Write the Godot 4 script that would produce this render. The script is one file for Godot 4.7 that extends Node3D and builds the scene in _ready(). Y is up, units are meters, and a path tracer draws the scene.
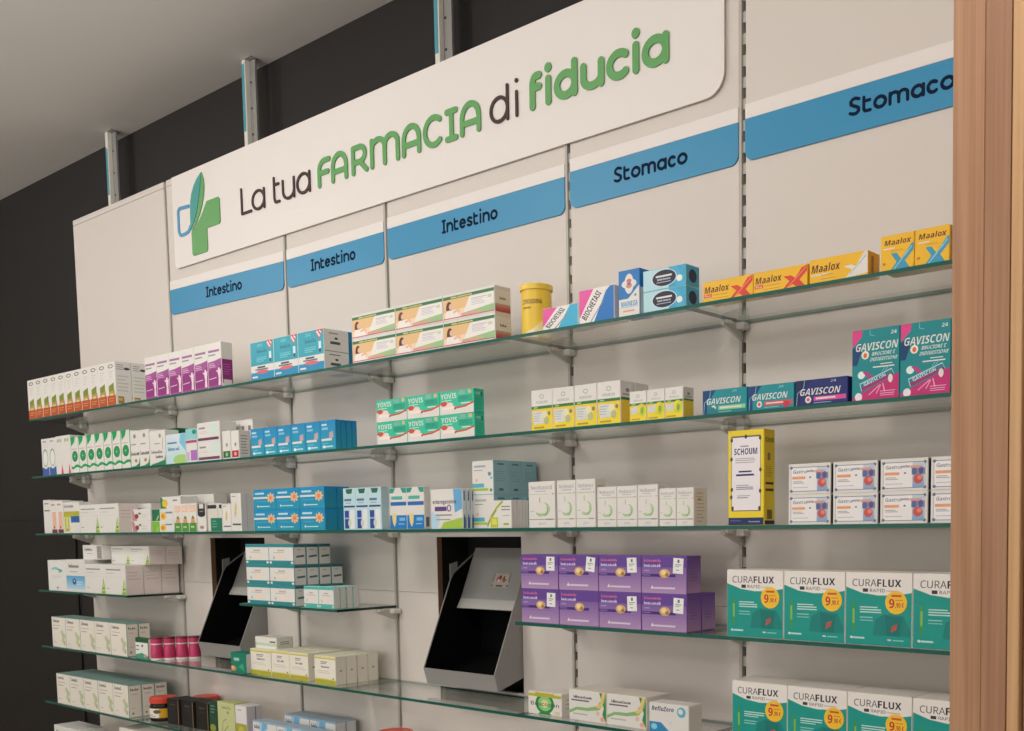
extends Node3D
# A pharmacy shelf wall: white panels on a black wall, slotted uprights, glass shelves full of cartons.
const D := 0.2143                                        # depth of the glass shelves
const SHELF := {"s1": 2.0062, "s2": 1.7795, "s3": 1.5515, "r4": 1.3242, "r5": 1.0976, "r6": 0.8692, "r7": 0.6418}
const POST := [-0.757, 0.0, 0.75, 1.267, 1.990, 2.509, 3.30]
const TIER := {"s1": "top", "s2": "second", "s3": "third", "r4": "fourth", "r5": "fifth", "r6": "sixth", "r7": "lowest"}
const BAY := ["in the signless bay by the dark wall", "under the first Intestino sign", "under the second Intestino sign", "under the third Intestino sign", "under the first Stomaco sign", "under the Stomaco sign by the wooden post"]
var rng := RandomNumberGenerator.new()
var mats := {}
var arts := {}
var font := SystemFont.new()
var bold := SystemFont.new()
var meshes := {}

# ---------------------------------------------------------------- naming
func meta(o: Node, label := "", category := "", group := "", kind := "") -> void:
	for p in [["label", label], ["category", category], ["group", group], ["kind", kind]]:
		if p[1] != "":
			o.set_meta(p[0], p[1])

var used := {}
func numbered(n: String) -> String:
	used[n] = used.get(n, -1) + 1
	return n if used[n] == 0 else "%s_%03d" % [n, used[n]]

func thing(called: String, label: String, category: String, at := Vector3.ZERO, group := "") -> Node3D:
	var o := Node3D.new()
	o.name = numbered(called)
	add_child(o)
	o.position = at
	meta(o, label, category, group)
	return o

func part(called: String, mesh: Mesh, m: Material, parent: Node, at := Vector3.ZERO, label := "") -> MeshInstance3D:
	var o := MeshInstance3D.new()
	o.name = called
	o.mesh = mesh
	if m:
		o.material_override = m
	parent.add_child(o, true)
	o.position = at
	if label != "":
		o.set_meta("label", label)
	return o

func struct(called: String, label := "") -> Node3D:
	var o := Node3D.new()
	o.name = called
	add_child(o)
	meta(o, label, "wall" if called.begins_with("wall") else called.split("_")[0], "", "structure")
	return o

# ---------------------------------------------------------------- materials
func mat(key: String, c: Color, rough := 0.6, metal := 0.0, spec := 0.5) -> StandardMaterial3D:
	if not mats.has(key):
		var m := StandardMaterial3D.new()
		m.resource_name = key
		m.albedo_color = c
		m.roughness = rough
		m.metallic = metal
		m.metallic_specular = spec
		mats[key] = m
	return mats[key]

func noise_tex(f: float, a: Color, b: Color, sx := 512, seed_ := 1) -> NoiseTexture2D:
	var n := FastNoiseLite.new()
	n.seed = seed_
	n.frequency = f
	n.fractal_octaves = 4
	var t := NoiseTexture2D.new()
	t.width = sx
	t.height = sx
	t.seamless = true
	t.noise = n
	var g := Gradient.new()
	g.set_color(0, a)
	g.set_color(1, b)
	t.color_ramp = g
	return t

# ---------------------------------------------------------------- mesh helpers
func quad(st: SurfaceTool, a: Vector3, b: Vector3, c: Vector3, d: Vector3, n: Vector3, uv := Rect2(0, 0, 1, 1)) -> void:
	var p := [a, b, c, d]
	var u := [uv.position, uv.position + Vector2(uv.size.x, 0), uv.end, uv.position + Vector2(0, uv.size.y)]
	var order := [0, 1, 2, 0, 2, 3]
	if (b - a).cross(c - a).dot(n) > 0:
		order = [0, 2, 1, 0, 3, 2]
	for i in order:
		st.set_normal(n)
		st.set_uv(u[i])
		st.add_vertex(p[i])

func tri(st: SurfaceTool, a: Vector3, b: Vector3, c: Vector3, n: Vector3) -> void:
	if (b - a).cross(c - a).dot(n) > 0:
		var t := b
		b = c
		c = t
	for v in [a, b, c]:
		st.set_normal(n)
		st.set_uv(Vector2(v.x, v.y))
		st.add_vertex(v)

func begin() -> SurfaceTool:
	var st := SurfaceTool.new()
	st.begin(Mesh.PRIMITIVE_TRIANGLES)
	return st

# a box with chamfered edges, from lo to hi
func chamfer(st: SurfaceTool, lo: Vector3, hi: Vector3, c := 0.001, skip := []) -> void:
	var m := (lo + hi) / 2
	var h := (hi - lo) / 2
	c = minf(c, minf(h.x, minf(h.y, h.z)) * 0.45)
	for ax in 3:
		for s in [-1.0, 1.0]:
			var n := Vector3.ZERO
			n[ax] = s
			if skip.has(n):
				continue
			var u := (ax + 1) % 3
			var v := (ax + 2) % 3
			var q := []
			for k in [[-1, 1], [1, 1], [1, -1], [-1, -1]]:
				var p := m
				p[ax] += s * h[ax]
				p[u] += k[0] * (h[u] - c)
				p[v] += k[1] * (h[v] - c)
				q.append(p)
			quad(st, q[0], q[1], q[2], q[3], n)
	for ax in 3:
		var u := (ax + 1) % 3
		var v := (ax + 2) % 3
		for su in [-1.0, 1.0]:
			for sv in [-1.0, 1.0]:
				var q := []
				for k in [[-1, 0], [1, 0], [1, 1], [-1, 1]]:
					var p := m
					p[ax] += k[0] * (h[ax] - c)
					p[u] += su * (h[u] - (c if k[1] == 1 else 0.0))
					p[v] += sv * (h[v] - (0.0 if k[1] == 1 else c))
					q.append(p)
				var n := Vector3.ZERO
				n[u] = su
				n[v] = sv
				quad(st, q[0], q[1], q[2], q[3], n.normalized())
	for sx in [-1.0, 1.0]:
		for sy in [-1.0, 1.0]:
			for sz in [-1.0, 1.0]:
				var k := m + Vector3(sx * h.x, sy * h.y, sz * h.z)
				tri(st, k - Vector3(0, sy * c, sz * c), k - Vector3(sx * c, 0, sz * c), k - Vector3(sx * c, sy * c, 0), Vector3(sx, sy, sz).normalized())

func box(lo: Vector3, hi: Vector3, c := 0.001) -> ArrayMesh:
	var st := begin()
	chamfer(st, lo, hi, c)
	return st.commit()

# a flat outline given in the plane of two axes, extruded along the third from a to b
func prism_into(st: SurfaceTool, pts: PackedVector2Array, axis: int, a: float, b: float) -> void:
	var u := (axis + 1) % 3
	var v := (axis + 2) % 3
	if axis == 1:
		u = 0
		v = 2
	if axis == 0:
		u = 2
		v = 1
	var at := func(p: Vector2, w: float) -> Vector3:
		var r := Vector3.ZERO
		r[axis] = w
		r[u] = p.x
		r[v] = p.y
		return r
	var ids := Geometry2D.triangulate_polygon(pts)
	var n := Vector3.ZERO
	n[axis] = 1
	for i in range(0, ids.size(), 3):
		tri(st, at.call(pts[ids[i]], b), at.call(pts[ids[i + 1]], b), at.call(pts[ids[i + 2]], b), n)
		tri(st, at.call(pts[ids[i]], a), at.call(pts[ids[i + 1]], a), at.call(pts[ids[i + 2]], a), -n)
	var ccw := not Geometry2D.is_polygon_clockwise(pts)
	for i in pts.size():
		var p := pts[i]
		var q := pts[(i + 1) % pts.size()]
		var e := (q - p).normalized()
		var o2 := Vector2(e.y, -e.x) if ccw else Vector2(-e.y, e.x)
		quad(st, at.call(p, a), at.call(q, a), at.call(q, b), at.call(p, b), at.call(o2, 0.0))

func prism(pts: PackedVector2Array, axis: int, a: float, b: float) -> ArrayMesh:
	var st := begin()
	prism_into(st, pts, axis, a, b)
	return st.commit()

func rounded(x0: float, y0: float, x1: float, y1: float, tl: float, tr: float, br: float, bl: float) -> PackedVector2Array:
	var r := PackedVector2Array()
	for k in [[x1, y1, tr, 0.0, -1, -1], [x0, y1, tl, 90.0, 1, -1], [x0, y0, bl, 180.0, 1, 1], [x1, y0, br, 270.0, -1, 1]]:
		var rad: float = k[2]
		if rad <= 0:
			r.append(Vector2(k[0], k[1]))
			continue
		for i in 9:
			var t := deg_to_rad(k[3] + 90.0 * i / 8.0)
			r.append(Vector2(k[0] + k[4] * rad, k[1] + k[5] * rad) + Vector2(cos(t), sin(t)) * rad)
	return r

func lathe(prof: PackedVector2Array, n := 40) -> ArrayMesh:            # x radius, y height
	var st := begin()
	for i in prof.size() - 1:
		var p := prof[i]
		var q := prof[i + 1]
		var e := (q - p).normalized()
		var nn := Vector2(e.y, -e.x)
		for k in n:
			var a := TAU * k / n
			var b := TAU * (k + 1) / n
			var da := Vector3(sin(a), 0, cos(a))
			var db := Vector3(sin(b), 0, cos(b))
			var am := (da + db).normalized()
			var nrm := (am * nn.x + Vector3.UP * nn.y).normalized()
			var pts := [da * p.x + Vector3.UP * p.y, db * p.x + Vector3.UP * p.y, db * q.x + Vector3.UP * q.y, da * q.x + Vector3.UP * q.y]
			var ns := [da, db, db, da]
			var y0 := prof[0].y
			var yy := maxf(prof[prof.size() - 1].y - y0, 0.0001)
			var us := [Vector2(float(k) / n, 1 - (p.y - y0) / yy), Vector2(float(k + 1) / n, 1 - (p.y - y0) / yy), Vector2(float(k + 1) / n, 1 - (q.y - y0) / yy), Vector2(float(k) / n, 1 - (q.y - y0) / yy)]
			var order := [0, 1, 2, 0, 2, 3]
			if (pts[1] - pts[0]).cross(pts[2] - pts[0]).dot(nrm) > 0 or (p.x < 1e-6 and (pts[2] - pts[0]).cross(pts[3] - pts[0]).dot(nrm) > 0):
				order = [0, 2, 1, 0, 3, 2]
			for j in order:
				st.set_normal((ns[j] * nn.x + Vector3.UP * nn.y).normalized())
				st.set_uv(us[j])
				st.add_vertex(pts[j])
	return st.commit()

# ---------------------------------------------------------------- stroke letters
func arc(cx: float, cy: float, rx: float, ry: float, a0: float, a1: float, n := 14) -> PackedVector2Array:
	var r := PackedVector2Array()
	for i in n + 1:
		var t := deg_to_rad(lerpf(a0, a1, float(i) / n))
		r.append(Vector2(cx + rx * cos(t), cy + ry * sin(t)))
	return r

func pl(a: Array) -> PackedVector2Array:
	var r := PackedVector2Array()
	for i in range(0, a.size(), 2):
		r.append(Vector2(a[i], a[i + 1]))
	return r

func glyph(ch: String) -> Array:
	match ch:
		"L": return [pl([0, 1, 0, 0, 1, 0])]
		"o": return [arc(.5, .5, .5, .5, 0, 190), arc(.5, .5, .5, .5, 180, 365)]
		"a": return [arc(.5, .5, .5, .5, 0, 190), arc(.5, .5, .5, .5, 180, 365), pl([1, 1, 1, 0])]
		"t": return [pl([0, 1, 0, .25]) + arc(.35, .25, .35, .25, 190, 270, 6) + pl([1, 0]), pl([0, .72, .9, .72])]
		"u": return [pl([0, 1, 0, .42]) + arc(.5, .42, .5, .42, 185, 355) + pl([1, 1]), pl([1, .9, 1, 0])]
		"n": return [pl([0, 1, 0, 0]), pl([0, .5]) + arc(.5, .55, .5, .45, 175, 5) + pl([1, 0])]
		"F": return [pl([0, 0, 0, .6]) + arc(.55, .6, .55, .4, 175, 90, 8) + pl([1, 1]), pl([0, .5, .85, .5])]
		"f": return [pl([.1, 0, .1, .7]) + arc(.6, .7, .5, .3, 175, 90, 8) + pl([1, 1]), pl([.1, .62, 1, .62])]
		"A": return [pl([0, 0, 0, .5]) + arc(.5, .52, .5, .48, 178, 2) + pl([1, 0]), pl([0, .33, 1, .33])]
		"R": return [pl([0, 0, 0, 1]), pl([0, 1, .5, 1]) + arc(.52, .7, .38, .3, 85, -85) + pl([.05, .4]), pl([.5, .4, 1, 0])]
		"M", "m": return [pl([0, 0, 0, 1]), pl([0, .55]) + arc(.25, .65, .25, .35, 170, 10) + pl([.5, 0]), pl([.5, .55]) + arc(.75, .65, .25, .35, 170, 10) + pl([1, 0])]
		"C", "c": return [arc(.55, .5, .55, .5, 48, 312, 20)]
		"I": return [pl([0, 1, 1, 1]), pl([.5, 1, .5, 0]), pl([0, 0, 1, 0])]
		"d": return [arc(.5, .36, .5, .36, 0, 190), arc(.5, .36, .5, .36, 180, 365), pl([1, 1, 1, 0])]
		"i": return [pl([.5, 0, .5, .68])]
		"e": return [pl([.02, .52, .98, .52]), arc(.5, .5, .5, .5, 0, 310, 20)]
		"s": return [pl([.95, .88, .6, 1, .3, .98, .08, .84, .1, .66, .35, .55, .7, .45, .95, .32, .92, .14, .7, .02, .4, 0, .02, .12])]
		"S": return [pl([.95, .9, .6, 1, .3, .97, .07, .82, .1, .64, .35, .54, .68, .45, .93, .32, .92, .14, .7, .02, .4, 0, .02, .1])]
	return []

# one letter: strokes of width sw laid into the box x0..x1, y0..y1, its face at z1
func letter_mesh(ch: String, x0: float, x1: float, y0: float, y1: float, sw: float, z0: float, z1: float) -> ArrayMesh:
	var st := begin()
	var h := sw / 2
	var k := 0
	for s in glyph(ch):
		var q := PackedVector2Array()
		for p in s:
			q.append(Vector2(lerpf(x0 + h, x1 - h, p.x), lerpf(y0 + h, y1 - h, p.y)) * 10000)
		for poly in Geometry2D.offset_polyline(q, h * 10000, Geometry2D.JOIN_ROUND, Geometry2D.END_ROUND):
			var out := PackedVector2Array()
			for p in poly:
				out.append(p / 10000)
			if not Geometry2D.is_polygon_clockwise(poly):
				prism_into(st, out, 2, z0, z1 + k * 0.00006)
		k += 1
	if ch == "i":
		prism_into(st, arc((x0 + x1) / 2, y1 - sw * 0.42, sw * 0.6, sw * 0.62, 0, 348, 18), 2, z0, z1)
	return st.commit()

# kind, shelf, columns, layers, rows, x of the first, width, height, depth, front z
const TABLE := [
	["amber","s1",11,1,2,-0.7610,0.0681,0.1540,0.0581,0.2112],
	["magenta","s1",6,1,1,0.2032,0.0823,0.1400,0.0394,0.2102],
	["tealmed","s1",3,1,1,0.8632,0.1257,0.1137,0.0850,0.2102],
	["woman","s1",3,2,1,1.3718,0.1885,0.0644,0.0551,0.2102],
	["biosmall","s1",1,1,1,2.0871,0.1119,0.0513,0.0600,0.2022],
	["biobig","s1",1,1,1,2.2050,0.1045,0.0746,0.0500,0.2062],
	["magnes","s1",1,1,1,2.3226,0.0605,0.0984,0.0500,0.2082],
	["oval","s1",1,2,1,2.3914,0.1137,0.0438,0.0500,0.2082],
	["maalred","s1",2,1,1,2.5473,0.1226,0.0410,0.0500,0.2082],
	["maalwhite","s1",1,1,1,2.7958,0.1228,0.0450,0.0482,0.2082],
	["maalblue","s1",2,1,1,2.9427,0.0654,0.0629,0.0600,0.2082],
	["ringbox","s2",2,1,1,-0.6658,0.0651,0.1437,0.0900,0.2102],
	["redtri","s2",2,1,1,-0.5346,0.0639,0.1463,0.0900,0.2102],
	["ovalgreen","s2",7,1,1,-0.4041,0.0678,0.1355,0.0600,0.2102],
	["dental","s2",2,1,1,0.0675,0.0683,0.1276,0.0500,0.2082],
	["dentalwide","s2",1,1,1,0.2075,0.1076,0.1189,0.0500,0.2082],
	["hydra","s2",1,1,1,0.3180,0.1318,0.0991,0.0600,0.2082],
	["probio","s2",1,1,1,0.4517,0.0713,0.1096,0.0600,0.2082],
	["stripe","s2",1,2,1,0.5296,0.1404,0.0613,0.0600,0.2102],
	["gtip","s2",1,1,1,0.6775,0.0491,0.0887,0.0400,0.2082],
	["rtip","s2",1,1,1,0.7301,0.0454,0.0868,0.0398,0.2082],
	["bluerow","s2",6,1,4,0.8461,0.0726,0.0832,0.0180,0.2102],
	["yovis","s2",3,2,1,1.4676,0.1296,0.0592,0.0350,0.2102],
	["aquibig","s2",4,1,2,2.0529,0.0686,0.0930,0.0500,0.2102],
	["aquismall","s2",3,1,1,2.3520,0.0486,0.0644,0.0395,0.2102],
	["gavA","s2",1,1,1,2.5471,0.1097,0.0493,0.0500,0.2102],
	["gavB","s2",1,1,1,2.6579,0.1072,0.0482,0.0500,0.2102],
	["gavC","s2",1,1,1,2.7664,0.1146,0.0488,0.0500,0.2102],
	["gavbig","s2",2,1,1,2.8877,0.0958,0.1286,0.0700,0.2102],
	["thin","s3",1,1,1,-0.6803,0.0652,0.1325,0.0800,0.2102],
	["pink","s3",2,1,1,-0.6142,0.0562,0.1269,0.0800,0.2102],
	["olive","s3",1,1,1,-0.5000,0.1403,0.1191,0.0800,0.2102],
	["leaf","s3",2,1,1,-0.3571,0.1573,0.1062,0.0715,0.2102],
	["berry","s3",1,2,1,0.0200,0.1399,0.0407,0.0500,0.1943],
	["orange","s3",3,1,1,0.3550,0.0490,0.0938,0.0500,0.2102],
	["blackcap","s3",1,1,1,0.5065,0.0556,0.0924,0.0500,0.2102],
	["greyg","s3",1,1,1,0.5685,0.0890,0.0909,0.0500,0.2082],
	["whitethin","s3",1,1,1,0.6629,0.0514,0.0871,0.0500,0.2102],
	["goldthin","s3",1,1,1,0.7160,0.0591,0.1194,0.0421,0.2102],
	["lacto","s3",3,2,2,0.8459,0.1239,0.0633,0.0429,0.2102],
	["swab","s3",3,1,1,1.3058,0.0574,0.1165,0.0245,0.2102],
	["drop","s3",2,1,1,1.5127,0.0721,0.1109,0.0200,0.2102],
	["enter","s3",1,1,3,1.6825,0.1227,0.1015,0.0133,0.2102],
	["tealside","s3",1,2,3,1.8027,0.0793,0.0855,0.0515,0.1742],
	["swoosh","s3",1,1,3,1.8915,0.0891,0.0679,0.0192,0.2102],
	["neo","s3",1,1,1,2.0380,0.0869,0.1086,0.0600,0.2102],
	["neo2","s3",2,1,1,2.1306,0.0600,0.1092,0.0398,0.2102],
	["neo3","s3",2,1,1,2.2528,0.0585,0.0900,0.0600,0.2082],
	["neo4","s3",1,1,1,2.3725,0.0571,0.0907,0.0424,0.2102],
	["neo5","s3",2,1,1,2.4303,0.0463,0.0812,0.0500,0.2082],
	["schoum","s3",1,1,1,2.6102,0.0870,0.1913,0.0416,0.2102],
	["gastro","s3",4,2,1,2.7503,0.0976,0.0590,0.0550,0.2102],
	["wave","r4",1,1,1,-0.6747,0.1650,0.1211,0.1500,0.2082],
	["blueeye","r4",1,1,1,-0.5097,0.1638,0.1252,0.1500,0.2082],
	["leaf4","r4",2,1,3,-0.3398,0.1629,0.1087,0.0664,0.2102],
	["mini","r4",2,3,4,0.7899,0.1312,0.0623,0.0430,0.2102],
	["minib","r4",2,1,4,1.0977,0.0744,0.0641,0.0216,0.2102],
	["purple","r4",4,2,2,2.0080,0.1243,0.0821,0.0529,0.2102],
	["cura","r4",4,1,1,2.6069,0.1358,0.1374,0.0900,0.2102],
	["plant","r5",5,1,2,-0.6636,0.1267,0.1207,0.0441,0.2102],
	["cream","r5",2,1,4,0.8799,0.0984,0.0841,0.0380,0.1902],
	["cream1","r5",1,1,1,0.7571,0.1176,0.0811,0.0500,0.1891],
	["cream2","r5",1,1,4,1.1127,0.1056,0.0839,0.0377,0.1930],
	["greensq","r5",1,1,1,0.6704,0.0893,0.0650,0.0500,0.2074],
	["capgreen","r5",1,1,1,0.0335,0.0937,0.0758,0.0200,0.2102],
	["busco","r5",1,1,1,2.0001,0.1143,0.0551,0.0700,0.1862],
	["mastor","r5",2,1,1,2.1407,0.1177,0.0720,0.0900,0.1900],
	["reflu","r5",1,1,1,2.3975,0.1091,0.0680,0.0500,0.2080],
	["cura5","r5",4,1,1,2.6086,0.1337,0.1325,0.0900,0.1943],
	["plant6","r6",5,1,3,-0.6501,0.1219,0.1212,0.0490,0.2102],
	["tealback","s1",1,1,1,1.1278,0.0646,0.1247,0.0450,0.1222],
	["greenback","s2",1,1,1,0.0794,0.1281,0.1382,0.0500,0.1100],
	["markrow","s2",5,1,1,0.5415,0.0390,0.1294,0.0500,0.1350],
	["whiteends","s3",4,1,1,0.2163,0.0596,0.1279,0.0500,0.1200],
	["whiteback","s3",1,1,1,-0.0966,0.1141,0.1059,0.0500,0.1200],
]
var UNSEEN_LAMPS := [  # out of view; kind, places and strengths chosen to light the shelf wall
	[Vector3(-1.5, 2.834, 1.75), 0.95, "unseen globe ceiling lamp above the dark wall's end of the room"],
	[Vector3(0.8, 2.834, 1.75), 0.95, "unseen globe ceiling lamp facing the second Intestino sign"],
	[Vector3(3.1, 2.834, 1.9), 0.85, "unseen globe ceiling lamp right above the camera"],
	[Vector3(-1.5, 2.834, 4.2), 0.5, "unseen globe ceiling lamp in the far front corner"],
	[Vector3(0.8, 2.834, 4.2), 0.5, "unseen globe ceiling lamp in the middle of the front row"],
	[Vector3(3.1, 2.834, 4.2), 0.5, "unseen globe ceiling lamp in the near front corner"],
]

# ---------------------------------------------------------------- print: a small picture that is drawn by filling spans
class Pic:
	var im: Image
	var o := Vector2.ZERO
	var s := Vector2.ONE
	var fonts: Array
	var cache: Dictionary
	var r := RandomNumberGenerator.new()
	func region(x: float, y: float, w: float, h: float) -> void:
		o = Vector2(x, y)
		s = Vector2(w, h)
	func fillspan(x0: float, x1: float, y: int, c: Color) -> void:
		var a := int(maxf(round(x0), o.x))
		var b := int(minf(round(x1), o.x + s.x))
		if b > a and y >= int(o.y) and y < int(o.y + s.y):
			im.fill_rect(Rect2i(a, y, b - a, 1), c)
	func rect(x0: float, y0: float, x1: float, y1: float, c: Color) -> void:
		var a := Vector2i((o + Vector2(x0, y0) * s).round())
		var b := Vector2i((o + Vector2(x1, y1) * s).round())
		im.fill_rect(Rect2i(a, b - a).intersection(Rect2i(Vector2i(o.round()), Vector2i(s.round()))), c)
	func grad(x0: float, y0: float, x1: float, y1: float, c0: Color, c1: Color, across := false) -> void:
		for i in 24:
			var a := i / 24.0
			var b := (i + 1) / 24.0
			var c := c0.lerp(c1, (a + b) / 2)
			if across:
				rect(lerpf(x0, x1, a), y0, lerpf(x0, x1, b), y1, c)
			else:
				rect(x0, lerpf(y0, y1, a), x1, lerpf(y0, y1, b), c)
	func rawpoly(p: PackedVector2Array, c: Color) -> void:
		var lo := INF
		var hi := -INF
		for v in p:
			lo = minf(lo, v.y)
			hi = maxf(hi, v.y)
		for y in range(int(floor(lo)), int(ceil(hi)) + 1):
			var xs := []
			var yc := y + 0.5
			for i in p.size():
				var a := p[i]
				var b := p[(i + 1) % p.size()]
				if (a.y <= yc) != (b.y <= yc):
					xs.append(a.x + (yc - a.y) / (b.y - a.y) * (b.x - a.x))
			xs.sort()
			for i in range(0, xs.size() - 1, 2):
				fillspan(xs[i], xs[i + 1], y, c)
	func poly(a: Array, c: Color) -> void:
		var p := PackedVector2Array()
		for i in range(0, a.size(), 2):
			p.append(o + Vector2(a[i], a[i + 1]) * s)
		rawpoly(p, c)
	func ell(cx: float, cy: float, rx: float, ry: float, c: Color) -> void:
		var p := PackedVector2Array()
		for i in 28:
			p.append(o + Vector2(cx + rx * cos(TAU * i / 28), cy + ry * sin(TAU * i / 28)) * s)
		rawpoly(p, c)
	func line(a: Array, w: float, c: Color) -> void:          # w is a share of the width
		for i in range(0, a.size() - 2, 2):
			var p := o + Vector2(a[i], a[i + 1]) * s
			var q := o + Vector2(a[i + 2], a[i + 3]) * s
			var n := (q - p).normalized().orthogonal() * w * s.x / 2
			rawpoly(PackedVector2Array([p + n, q + n, q - n, p - n]), c)
	func fine(x0: float, y0: float, x1: float, y1: float, n: int, c: Color, thick := 0.45) -> void:
		for i in n:
			var y := lerpf(y0, y1, (i + 0.2) / n)
			rect(x0, y, lerpf(x0, x1, r.randf_range(0.65, 1.0)), y + (y1 - y0) / n * thick, c)
	func word(x0: float, y0: float, x1: float, y1: float, c: Color) -> void:      # print too small to read
		var n := maxi(3, int((x1 - x0) * s.x / maxf(2.0, (y1 - y0) * s.y * 0.6)))
		for i in n:
			var a := lerpf(x0, x1, i / float(n))
			var b := lerpf(x0, x1, (i + 0.78) / n)
			var up := 0.0 if i == 0 or r.randf() < 0.25 else 0.28
			rect(a, lerpf(y0, y1, up), lerpf(a, b, 0.4), y1, c)
			rect(a, lerpf(y0, y1, 0.3 + 0.4 * r.randf()), b, lerpf(y0, y1, 0.85), c)
	# text stretched over the parallelogram at a with sides u (along) and v (down)
	func tq(t: String, a: Vector2, u: Vector2, v: Vector2, c: Color, b := true) -> void:
		var key := t + str(b)
		if not cache.has(key):
			var tm := TextMesh.new()
			tm.font = fonts[1 if b else 0]
			tm.text = t
			tm.font_size = 48
			tm.pixel_size = 1.0
			tm.depth = 0.0
			tm.curve_step = 3.0
			var arr := tm.get_mesh_arrays()
			var idx = arr[Mesh.ARRAY_INDEX]
			var vs: PackedVector3Array = arr[Mesh.ARRAY_VERTEX]
			var lo := Vector2(INF, INF)
			var hi := -lo
			for p in vs:
				lo = lo.min(Vector2(p.x, p.y))
				hi = hi.max(Vector2(p.x, p.y))
			var out := PackedVector2Array()
			var count: int = vs.size() if idx == null or idx.size() == 0 else idx.size()
			for i in count:
				var p: Vector3 = vs[i] if idx == null or idx.size() == 0 else vs[idx[i]]
				out.append(Vector2((p.x - lo.x) / (hi.x - lo.x), 1 - (p.y - lo.y) / (hi.y - lo.y)))
			cache[key] = out
		var q: PackedVector2Array = cache[key]
		for i in range(0, q.size() - 2, 3):
			var p := PackedVector2Array()
			for j in 3:
				p.append(o + (a + u * q[i + j].x + v * q[i + j].y) * s)
			rawpoly(p, c)
	func t(txt: String, x0: float, y0: float, x1: float, y1: float, c: Color, b := true, slant := 0.0) -> void:
		tq(txt, Vector2(x0 + slant, y0), Vector2(x1 - x0, 0), Vector2(-slant, y1 - y0), c, b)

# ---------------------------------------------------------------- what is printed on each kind of carton: [paper, front, side]
var W := Color("#e2e0dc")
var INK := Color("#4a4850")
var GREY := Color("#8d8d92")

func side_plain(p: Pic, c: Color, ink: Color) -> void:
	p.rect(0, 0, 1, 1, c)
	p.fine(.15, .12, .85, .5, 5, ink, .35)

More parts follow.
